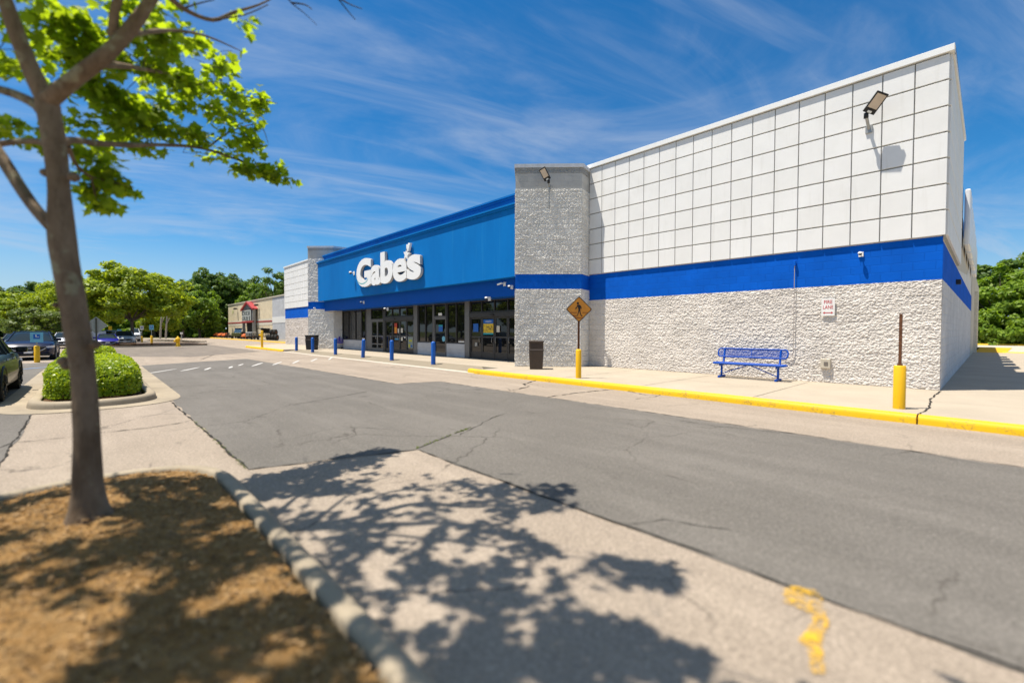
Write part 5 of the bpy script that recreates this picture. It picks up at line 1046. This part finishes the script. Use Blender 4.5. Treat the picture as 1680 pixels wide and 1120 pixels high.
def tree(key, pos, H, W, label, group=None, name='tree', rz=None, cat='tree', seed=[0]):
    seed[0] += 1; cm_, tm, H0, W0 = PROTO[key]; t = thing(name, label, cat, (pos[0], pos[1], pos[2] if len(pos) > 2 else -0.05), rz if rz is not None else (seed[0]*2.399) % 6.283, group); t.scale = (W/W0, W/W0, H/H0)
    for nm, me in (('crown', cm_), ('trunk', tm)): o = bpy.data.objects.new(nm, me); COL.objects.link(o); o.parent = t
    return t
def tpx(key, px_, depth, ytop, wpx, label, group=None, **k):
    p = dep(px_, 543, depth); H = dep(px_, ytop, depth).z; return tree(key, (p.x, p.y), H, wpx/FPX*depth, label, group, **k)
# parking-lot trees
q = at(218, 564.6, 0); tree('plane', (q.x, q.y, 0.2), dep(222, 433, (q-CAM).dot(CF)).z, 168/FPX*(q-CAM).dot(CF), 'big bright green plane tree in the middle of the lot', rz=1.0)
tpx('planeB', 150, 55, 446, 110, 'bright green tree just right of the foreground trunk'); tpx('planeB', 98, 62, 455, 95, 'lime green tree peeking left of the foreground trunk'); tpx('planeB', 22, 66, 476, 105, 'yellow-green tree above the cars at the left edge')
tpx('grey', 62, 42, 502, 95, 'grey-green small tree behind the dark blue car'); tpx('grey', 118, 46, 512, 60, 'small grey-green tree behind the foreground trunk')
tpx('planeB', 262, 74, 500, 62, 'young bright tree with two slim pale trunks right of the big plane tree'); 
for px_ in (263, 272): p = at(px_, 558, 0); tk = thing('young_tree', ['slim pale trunk, the left of a pair on the gravel bed', 'slim pale trunk, the right of a pair on the gravel bed'][px_ > 265], 'tree', tuple(p)); MB().tube([(0, 0, 0), (0, 0.1, 2.5), (0.1, 0.3, 5.2)], [.13, .10, .05], 8).tube([(0, .1, 2.4), (.6, .8, 4.4)], [.06, .03], 6).build('trunk', simple('pale_bark', (.42, .36, .28), .9), tk)
for k in range(5):
    a = -60-k*13; tpx('planeB' if k % 2 else 'mid', a, 48+k*5, 470-k*5, 100, 'parking lot tree beyond the left edge', 'trees beyond the left edge')
# far woods, left and centre
W_ = 'trees of the dark woods behind the lot'
rt = random.Random(5)
named = [('dark', 8, 96, 466, 66), ('dark', 45, 104, 460, 60), ('tall', 72, 104, 458, 40), ('dark', 128, 110, 462, 80), ('dark', 288, 104, 456, 60), ('dark', 345, 112, 437, 62), ('dark', 322, 106, 447, 50), ('dark', 378, 112, 446, 60), ('midB', 328, 92, 462, 62), ('midB', 300, 88, 474, 60), ('midB', 368, 116, 462, 62),
         ('mid', 402, 114, 458, 46), ('dark', 412, 118, 450, 60), ('tall', 447, 92, 434, 44), ('tall', 428, 96, 452, 30), ('tall', 470, 94, 440, 34), ('tall', 462, 102, 446, 34), ('midB', 420, 98, 474, 60), ('midB', 452, 98, 482, 60), ('mid', 254, 100, 470, 60), ('midB', 240, 104, 480, 70)]
for k, (key, a, d, y, wv) in enumerate(named):
    lab = {'dark': 'rounded dark green tree in the woods behind the lot', 'tall': 'tall slim open-crowned tree rising from the woods', 'midB': 'dense mid-green tree at the front of the woods', 'mid': 'mid-green oval tree in the woods'}[key]
    tpx(key, a, d, y, wv*1.15, lab, W_+', '+key)
tpx('conifer', 349, 104, 500, 42, 'dark conical tree left of the rental store', W_+', conical'); tpx('conifer', 318, 98, 496, 40, 'dark conical tree left of the rental store', W_+', conical'); None
for k in range(26):
    a = -150+k*24+rt.uniform(-8, 8); tpx(rt.choice(['dark', 'midB', 'mid', 'dark']), a, rt.uniform(112 if a > 335 else 92, 128), rt.uniform(476, 492), rt.uniform(70, 95), 'tree in the dense background woods', W_+', filling')
for k in range(24):
    a = -100+k*19+rt.uniform(-6, 6); 
    if a < 316: tpx('bush', a, rt.uniform(97, 110), rt.uniform(512, 534), rt.uniform(44, 66), 'low bush along the foot of the woods', 'bushes along the foot of the woods', name='bush', cat='bush')
for k, (a, y) in enumerate(((338, 538), (350, 536), (360, 541), (330, 545))): tpx('bush', a, 94, y, 24, 'light green shrub beside the orange mowers', 'shrubs left of the hire machines', name='shrub', cat='shrub')
# woods on the right
Wr = 'trees of the woods right of the store'
for k, (x, y, h, w_, key) in enumerate([(1.0, 77, 10.0, 9, 'midB'), (5, 74, 11.0, 9, 'midB'), (9.5, 73, 12.0, 10, 'mid'), (-4, 81, 9.5, 10, 'midB'), (16, 73, 12.5, 12, 'midB'), (3.5, 83, 11.8, 10, 'dark'), (-1.5, 90, 11.6, 11, 'dark'), (10, 84, 13.6, 12, 'mid'), (24, 76, 13, 14, 'midB'), (8, 96, 14, 13, 'dark'), (-10, 88, 9.5, 12, 'midB')]):
    tree(key, (x, y), h, w_, {'midB': 'dense broad green tree in the woods right of the store', 'mid': 'oval green tree in the woods right of the store', 'dark': 'dark tree at the back of the woods right of the store'}[key], Wr+', '+key)
for k in range(16):
    x = -8+k*2.2; tree('bush', (x, 72.5+rt.uniform(-.6, 1)), rt.uniform(3.0, 5.2), rt.uniform(4, 6), 'thick shrub in front of the woods right of the store', 'shrubs in front of the right-hand woods', 'shrub', cat='shrub')
# trees across the lot that the store glass reflects
for k, (x, y) in enumerate([(-44, -30), (-52, -25), (-61, -31), (-71, -27), (-82, -33), (-36, -34), (-28, -38), (-92, -30)]): tree('plane' if k % 2 else 'midB', (x, y, -0.05), 9+k % 3, 11, 'tree across the parking lot, reflected in the store glass', 'trees across the lot')
# hedges
def hedge(label, x0, x1, y0, y1, z0, z1, n, leaf, seed):
    rs = np.random.RandomState(seed); t = thing('hedge', label, 'hedge', ((x0+x1)/2, (y0+y1)/2, z0)); hx, hy, hz = (x1-x0)/2, (y1-y0)/2, (z1-z0)
    d = rs.normal(size=(n, 3)); d[:, 2] = np.abs(d[:, 2])*1.1-0.25; d /= np.linalg.norm(d, axis=1, keepdims=True); e = np.array([1/6.0, 1/4.0, 1/4.5]); pw = 5.0
    # superellipsoid surface
    fac = np.random.RandomState(seed+1).uniform(0, 1, n); U = rs.uniform(-1, 1, (n, 3)); ax = rs.choice(3, n, p=[.16, .38, .46]); sg = np.where(rs.rand(n) < .5, -1, 1); sg[ax == 2] = 1; U[np.arange(n), ax] = sg; U[:, 2] = np.where(ax == 2, 1, (U[:, 2]+1)/2)
    ln = (np.abs(U[:, 0])**pw+np.abs(U[:, 1])**pw+np.abs(U[:, 2])**pw)**(1/pw); Q = U/ln[:, None]; Nn = np.sign(Q)*np.abs(Q)**(pw-1)
    P = Q*np.array([hx, hy, hz]); bm_ = np.array([0.07*mn.noise(Vector(p)*2.6)+0.05*mn.noise(Vector(p)*6) for p in P])[:, None]; P = P+Nn*(bm_*0.7-0.11*fac[:, None]**1.6); P[:, 2] = np.maximum(P[:, 2], 0.03)
    Nn = Nn+np.array([0, 0, .5])+rs.normal(size=(n, 3))*0.6
    np_mesh('foliage', quads(P, Nn, leaf, rs, .6), 4, leaf_hedge, t)
    core = MB().box(-hx+.27, hx-.27, -hy+.27, hy-.27, 0.05, hz-.25); core.build('branches', simple('hedge_core', (.012, .018, .006), 1, 0), t, bevel=.1)
hedge('clipped bright green hedge on the nearer rounded island', -18.3, -12.35, -0.80, 0.80, 0.13, 0.84, 40000, 0.058, 3)
hedge('smaller clipped hedge behind the nearer one', -24.2, -21.2, -0.85, 0.62, 0.13, 0.90, 12000, 0.07, 4)
# ------------------------------------------------------------------ foreground plane tree
T = thing('plane_tree', 'foreground plane tree with a mottled leaning trunk and bright backlit leaves', 'tree', (-4.46, -0.04, 0.13)); DT = 3.26
def TP(*q): return [dep(a, b, d) for a, b, d in q]
rn = random.Random(11)
def limb(mb, pts, r, n=10, sub=4, wob_=0.25):
    """smooth noisy limb through pts"""
    P = []; Rr = []; m = len(pts)
    for i in range(m-1):
        p0, p1, p2, p3 = pts[max(i-1, 0)], pts[i], pts[i+1], pts[min(i+2, m-1)]
        for k in range(sub):
            t = k/sub; P.append(0.5*((2*p1)+(-p0+p2)*t+(2*p0-5*p1+4*p2-p3)*t*t+(-p0+3*p1-3*p2+p3)*t**3)); Rr.append(r[i]+(r[i+1]-r[i])*t)
    P.append(pts[-1]); Rr.append(r[-1]); Rr = [a*(1+wob_*mn.noise(p*3.1)) for a, p in zip(Rr, P)]; mb.tube(P, Rr, n); return P
tr = MB(); nodes = []
tpts = TP((148, 862, DT), (146, 835, DT), (144, 790, DT), (142, 700, DT), (135, 600, DT), (120, 500, DT), (103, 400, DT), (97, 310, DT), (90, 240, DT), (78, 172, DT))
limb(tr, tpts, [0.175, 0.116, 0.088, 0.075, 0.072, 0.074, 0.077, 0.066, 0.062, 0.073], 18, 6, 0.12)
for (a, b), r in (((104, 592), .05), ((108, 600), .04), ((156, 565), .045), ((74, 283), .04), ((121, 290), .05), ((92, 500), .03)): r *= .75; p = dep(a, b, DT-.02); tr.lathe([(r*.3, -r), (r*.9, -r*.5), (r, 0), (r*.8, r*.6), (r*.2, r*.9)], p, 8)
for k in range(0): a = k*0.698; c_ = Vector((tpts[1].x, tpts[1].y, 0.12)); tr.tube([c_+Vector((math.cos(a)*.07, math.sin(a)*.07, .16)), c_+Vector((math.cos(a)*.14, math.sin(a)*.14, .05)), c_+Vector((math.cos(a)*.19, math.sin(a)*.19, -.04))], [.045, .045, .02], 7)
trunk_o = tr.build('trunk', bark_m, T, world=True)
lb = MB(); F0 = tpts[-1]
def L_(pts, r, **k): P = limb(lb, pts, r, **k); nodes.extend(P[1:]); return P
L_([F0]+TP((45, 100, 3.2), (15, 20, 3.15), (-12, -70, 3.1), (-40, -200, 3.0)), [.064, .048, .045, .040, .032])
B_ = L_([F0+Vector((.02, 0, .02))]+TP((128, 125, 3.2), (172, 92, 3.2), (205, 58, 3.25), (240, 12, 3.3), (275, -50, 3.4), (330, -150, 3.6))+[Vector((-4.0, 1.0, 5.0)), Vector((-3.9, 1.5, 5.2))], [.064, .049, .047, .045, .040, .045, .04, .03, .012])
L_(TP((186, 62, 3.25), (188, 20, 3.2), (200, -40, 3.2), (190, -200, 3.2)), [.038, .03, .024, .012])
L_(TP((85, 372, 3.3), (60, 345, 3.3), (35, 310, 3.35), (5, 262, 3.4), (-40, 190, 3.5), (-110, 60, 3.8), (-170, -120, 4.1)), [.044, .044, .042, .04, .035, .022, .006])
L_(TP((92, 246, 3.27), (60, 232, 3.40), (0, 236, 3.6), (-60, 250, 3.8), (-140, 240, 4.0)), [.034, .026, .022, .018, .005], n=8)
L_(TP((90, 238, 3.27), (120, 230, 3.45), (160, 235, 3.75), (215, 238, 4.1), (270, 238, 4.4), (330, 243, 4.8), (390, 262, 5.1), (440, 280, 5.3), (478, 294, 5.4)), [.036, .026, .024, .022, .018, .014, .010, .007, .003], n=8)
L_(TP((-160, 60, 3.9), (-80, 118, 3.6), (-10, 144, 3.4), (25, 155, 3.35), (58, 172, 3.3), (80, 200, 3.28)), [.005, .015, .028, .034, .038, .045])
L_(TP((262, -20, 3.5), (300, 14, 3.7), (348, 33, 3.9), (385, 20, 4.0), (425, 8, 4.1), (460, -10, 4.2)), [.028, .020, .018, .013, .008, .004], n=7)
L_(TP((150, 105, 3.3), (215, 110, 3.8), (290, 125, 4.4), (360, 150, 4.9), (420, 162, 5.2), (455, 170, 5.3)), [.03, .022, .016, .010, .006, .003], n=7)
L_(TP((112, 240, 3.4), (125, 270, 3.6), (150, 290, 3.8), (190, 300, 4.0), (220, 308, 4.1)), [.018, .014, .010, .006, .003], n=6)
L_(TP((150, 290, 3.8), (155, 315, 3.85), (160, 335, 3.9)), [.008, .006, .003], n=6)
L_(TP((205, 58, 3.25), (280, 50, 3.8), (340, 60, 4.2), (395, 84, 4.4)), [.022, .016, .010, .003], n=6)
L_(TP((340, 243, 4.85), (380, 215, 5.1), (425, 205, 5.3), (440, 235, 5.4)), [.010, .008, .005, .003], n=6)
# bare twigs at the top
tw = MB()
for q in ([(455, -25, 4.2), (478, 5, 4.25), (497, 20, 4.3), (520, 42, 4.3)], [(478, 5, 4.25), (500, 8, 4.3), (512, 16, 4.3)], [(535, -30, 4.4), (560, 5, 4.4), (583, 33, 4.45)], [(552, -5, 4.4), (575, 8, 4.4), (594, 15, 4.4)], [(300, 14, 3.7), (330, 5, 3.8), (352, 0, 3.85)], [(348, 33, 3.9), (400, 25, 4.0), (440, 8, 4.1)]): limb(tw, TP(*q), [.009, .006, .004, .002][:len(q)], 5, 4)
L_([tpts[-1]+Vector((-.1, -.1, .9)), Vector((-4.75, -.45, 4.9)), Vector((-4.4, 0, 5.8)), Vector((-4.3, .1, 7.0))], [.08, .07, .05, .02])
for e in ((-2.9, 1.0, 4.6), (-2.2, 1.4, 4.7), (-1.9, .7, 4.5), (-2.6, -.4, 4.9), (-3.4, -1.6, 5.2), (-5.8, -1.5, 5.3), (-6.6, .4, 5.0)):
    e = Vector(e); L_([Vector((-4.55, -.15, 4.2+rn.random())), Vector((-4.5, -.1, 4.6)).lerp(e, .5)+Vector((0, 0, .3)), e], [.011, .009, .003], n=5)
def sil(px_, py):
    if py < 0 or px_ < 0: return True
    if py > 352: return False
    ys = [0, 20, 40, 60, 75, 85, 100, 120, 140, 165, 185, 200, 220, 240, 262, 280, 300, 306, 310, 352]; xs = [300, 418, 415, 412, 398, 408, 372, 425, 455, 466, 462, 440, 432, 442, 462, 472, 490, 470, 228, 215]
    if py > 250 and px_ < 118: return False
    if py > 310 and px_ < 122: return False
    if py > 250 and px_ > 232 and py > 232+0.26*(px_-232)+20: return False
    return px_ < np.interp(py, ys, xs)
lzz = -ldir.z
def shade_ok(p):
    g = p+ldir*(p.z/lzz); s = proj(g)
    if s is None: return True
    x, y, d = s
    if x < 0 or x > 1680 or y > 1125: return x < 1700
    if x < 1000 and y < np.interp(x, [330, 430, 500, 560, 620, 690, 715, 760, 860, 940, 990], [792, 776, 762, 748, 741, 741, 788, 782, 796, 790, 860])+abs(rn.gauss(0, 13)): return False
    if y < 775 and x < 330: return False
    ys = [738, 750, 762, 775, 790, 830, 850, 880, 905, 925, 965, 985, 1010, 1040, 1070, 1125]; xs = [690, 690, 640, 700, 955, 945, 880, 870, 930, 1125, 1128, 940, 1010, 1095, 1178, 1190]
    if 765 < y < 800 and 560 < x < 690 and rn.random() < 0.75: return False
    return x < np.interp(y, ys, xs)-abs(rn.gauss(0, 16))
LEAF = np.array([(0, 0), (.25, -.06), (.56, .10), (.40, .28), (.66, .52), (.30, .55), (0, 1.0), (-.30, .55), (-.66, .52), (-.40, .28), (-.56, .10), (-.25, -.06)])
leafV = []; FORCE = [False]
def add_leaf(p, sz, r):
    s = proj(p)
    if s is None or s[2] < 1.9 and -60 < s[0] < 1740 and -60 < s[1] < 1180: return
    if (p-CAM).length < 1.6: return
    if s and -5 < s[0] < 1690 and -8 < s[1] < 1125 and not sil(s[0], s[1]): return
    if not FORCE[0] and not shade_ok(p): return
    tip = Vector((r.gauss(0, 1), r.gauss(0, 1), -0.55+r.gauss(0, .5))).normalized(); nn = Vector((r.gauss(0, .6), r.gauss(0, .6), 1)); nn = (nn-tip*nn.dot(tip)).normalized(); s2 = tip.cross(nn); f = r.uniform(.05, .35)
    for x, y in LEAF: q = p+s2*(x*sz)+tip*(y*sz)+nn*(abs(x)*f*sz-0.1*y*y*sz); leafV.append((q.x, q.y, q.z))
def cluster(c, rad, n, sz=0.080):
    n = int(n*1.4)
    nd_ = min(nodes, key=lambda v: (v-c).length); m = nd_.lerp(c, .5)+Vector((rn.gauss(0, .05), rn.gauss(0, .05), rn.gauss(.03, .04))); s = proj(c)
    vis = s is None or not (-5 < s[0] < 1690 and -8 < s[1] < 1125) or sil(s[0], s[1])
    if (nd_-c).length < 1.6 and vis and shade_ok(c) and shade_ok(m): tw.tube([nd_, m, c], [.005, .004, .002], 5, False)
    k = max(3, n//22)
    for _ in range(k):
        d = Vector((rn.gauss(0, 1), rn.gauss(0, 1), rn.gauss(0, .6))); d = Vector((d.x*rad[0], d.y*rad[1], d.z*rad[2]))*0.75; e = c+d; s = proj(e)
        if s and -5 < s[0] < 1690 and -8 < s[1] < 1125 and not sil(s[0], s[1]): d *= 0.3; e = c+d
        if vis and shade_ok(e): tw.tube([c, c+d*.5+Vector((0, 0, .02)), e], [.003, .002, .0015], 4, False)
        for j in range(n//k): t = rn.random()**0.6; p = c+d*t+Vector((rn.gauss(0, .055), rn.gauss(0, .055), rn.gauss(0, .045))); add_leaf(p, sz*rn.uniform(.6, 1.25), rn)
CL = [(30, 40, 60, 45, 3.6, 90), (75, 25, 50, 35, 3.7, 90), (20, 100, 40, 25, 3.7, 40), (120, 30, 50, 40, 3.8, 90), (60, 80, 40, 30, 3.8, 50), (145, 75, 45, 35, 4.0, 90), (110, 100, 35, 25, 3.9, 50), (20, 205, 30, 12, 3.8, 40), (45, 238, 24, 8, 3.8, 30),
      (150, 140, 45, 25, 4.0, 120), (195, 160, 45, 35, 4.2, 160), (150, 205, 40, 25, 4.0, 110), (205, 210, 50, 28, 4.3, 150), (255, 180, 50, 35, 4.4, 170), (265, 220, 50, 25, 4.5, 150), (310, 175, 48, 30, 4.7, 160), (320, 225, 45, 22, 4.8, 150), (360, 190, 42, 26, 5.0, 160),
      (345, 150, 40, 16, 4.9, 110), (395, 165, 36, 14, 5.1, 120), (430, 170, 26, 9, 5.3, 80), (380, 225, 34, 18, 5.1, 120), (415, 215, 24, 14, 5.2, 80), (425, 240, 18, 12, 5.3, 60), (395, 258, 30, 12, 5.1, 90), (425, 278, 26, 11, 5.2, 90), (455, 288, 20, 8, 5.3, 70), (475, 295, 12, 6, 5.4, 40),
      (300, 130, 45, 16, 4.5, 110), (250, 110, 40, 20, 4.2, 110), (205, 110, 36, 20, 4.0, 80), (330, 70, 42, 18, 4.2, 110), (380, 84, 22, 9, 4.4, 50), (280, 62, 36, 18, 4.0, 80), (235, 60, 30, 20, 3.9, 60), (350, 110, 26, 12, 4.6, 50), (400, 35, 12, 12, 4.0, 22), (215, 25, 30, 20, 4.0, 50), (260, 15, 26, 14, 4.1, 40), (310, 5, 30, 10, 4.0, 30),
      (140, 262, 26, 16, 3.8, 60), (175, 290, 30, 14, 3.95, 80), (205, 303, 20, 9, 4.1, 60), (150, 312, 20, 14, 3.9, 60), (168, 335, 22, 8, 3.9, 50), (240, 250, 40, 10, 4.4, 60), (300, 250, 36, 8, 4.7, 60), (170, 250, 30, 12, 4.1, 50), (85, 130, 25, 30, 4.1, 30)]
for a, b, rx, ry, d, n in CL:
    FORCE[0] = (a == 400 and b == 35) or (a >= 425 and b < 290); s_ = d/FPX; cluster(dep(a, b, d), (rx*s_*.9, max(rx*s_*.9, .22), max(ry*s_, .05)), int(n*0.85))
FORCE[0] = False; r2 = random.Random(23)
for k in range(38):
    c = Vector((r2.uniform(-6.6, -1.9), r2.uniform(-2.6, -0.7), r2.uniform(4.3, 6.3))); cluster(c, (.45, .45, .25), 56, 0.095)
for k in range(66):
    while True:
        v = Vector((r2.uniform(-1, 1), r2.uniform(-1, 1), r2.uniform(-1, 1)))
        if 0.25 < v.length < 1: break
    c = Vector((-3.9+v.x*3.1, 0.0+v.y*2.7, 5.5+v.z*1.7)); s = proj(c)
    if s and 0 < s[1] < 1120 and 0 < s[0] < 1680 and not sil(s[0], s[1]): continue
    cluster(c, (.42, .42, .22), 56, 0.095)
for e in ((-3.7, 1.98, 5.0), (-3.3, 1.7, 4.9), (-2.2, 1.36, 4.5), (-2.7, 1.2, 4.6), (-3.1, 1.0, 4.6), (-1.75, .8, 4.3), (-2.2, .6, 4.4), (-2.6, .2, 4.4), (-3.0, .6, 4.5), (-3.9, 1.2, 4.8), (-4.3, 1.5, 4.9), (-2.4, -.3, 4.6), (-3.4, -.2, 4.6)): cluster(Vector(e), (.34, .30, .14), 90, 0.090)
lb.build('limbs', bark_m, T, world=True); tw.build('twigs', simple('twig_bark', (.05, .035, .025), .9), T, world=True)
np_mesh('crown', np.array(leafV), len(LEAF), leaf_near, T).matrix_parent_inverse = pmat(T).inverted()
print('leaves', len(leafV)//len(LEAF))
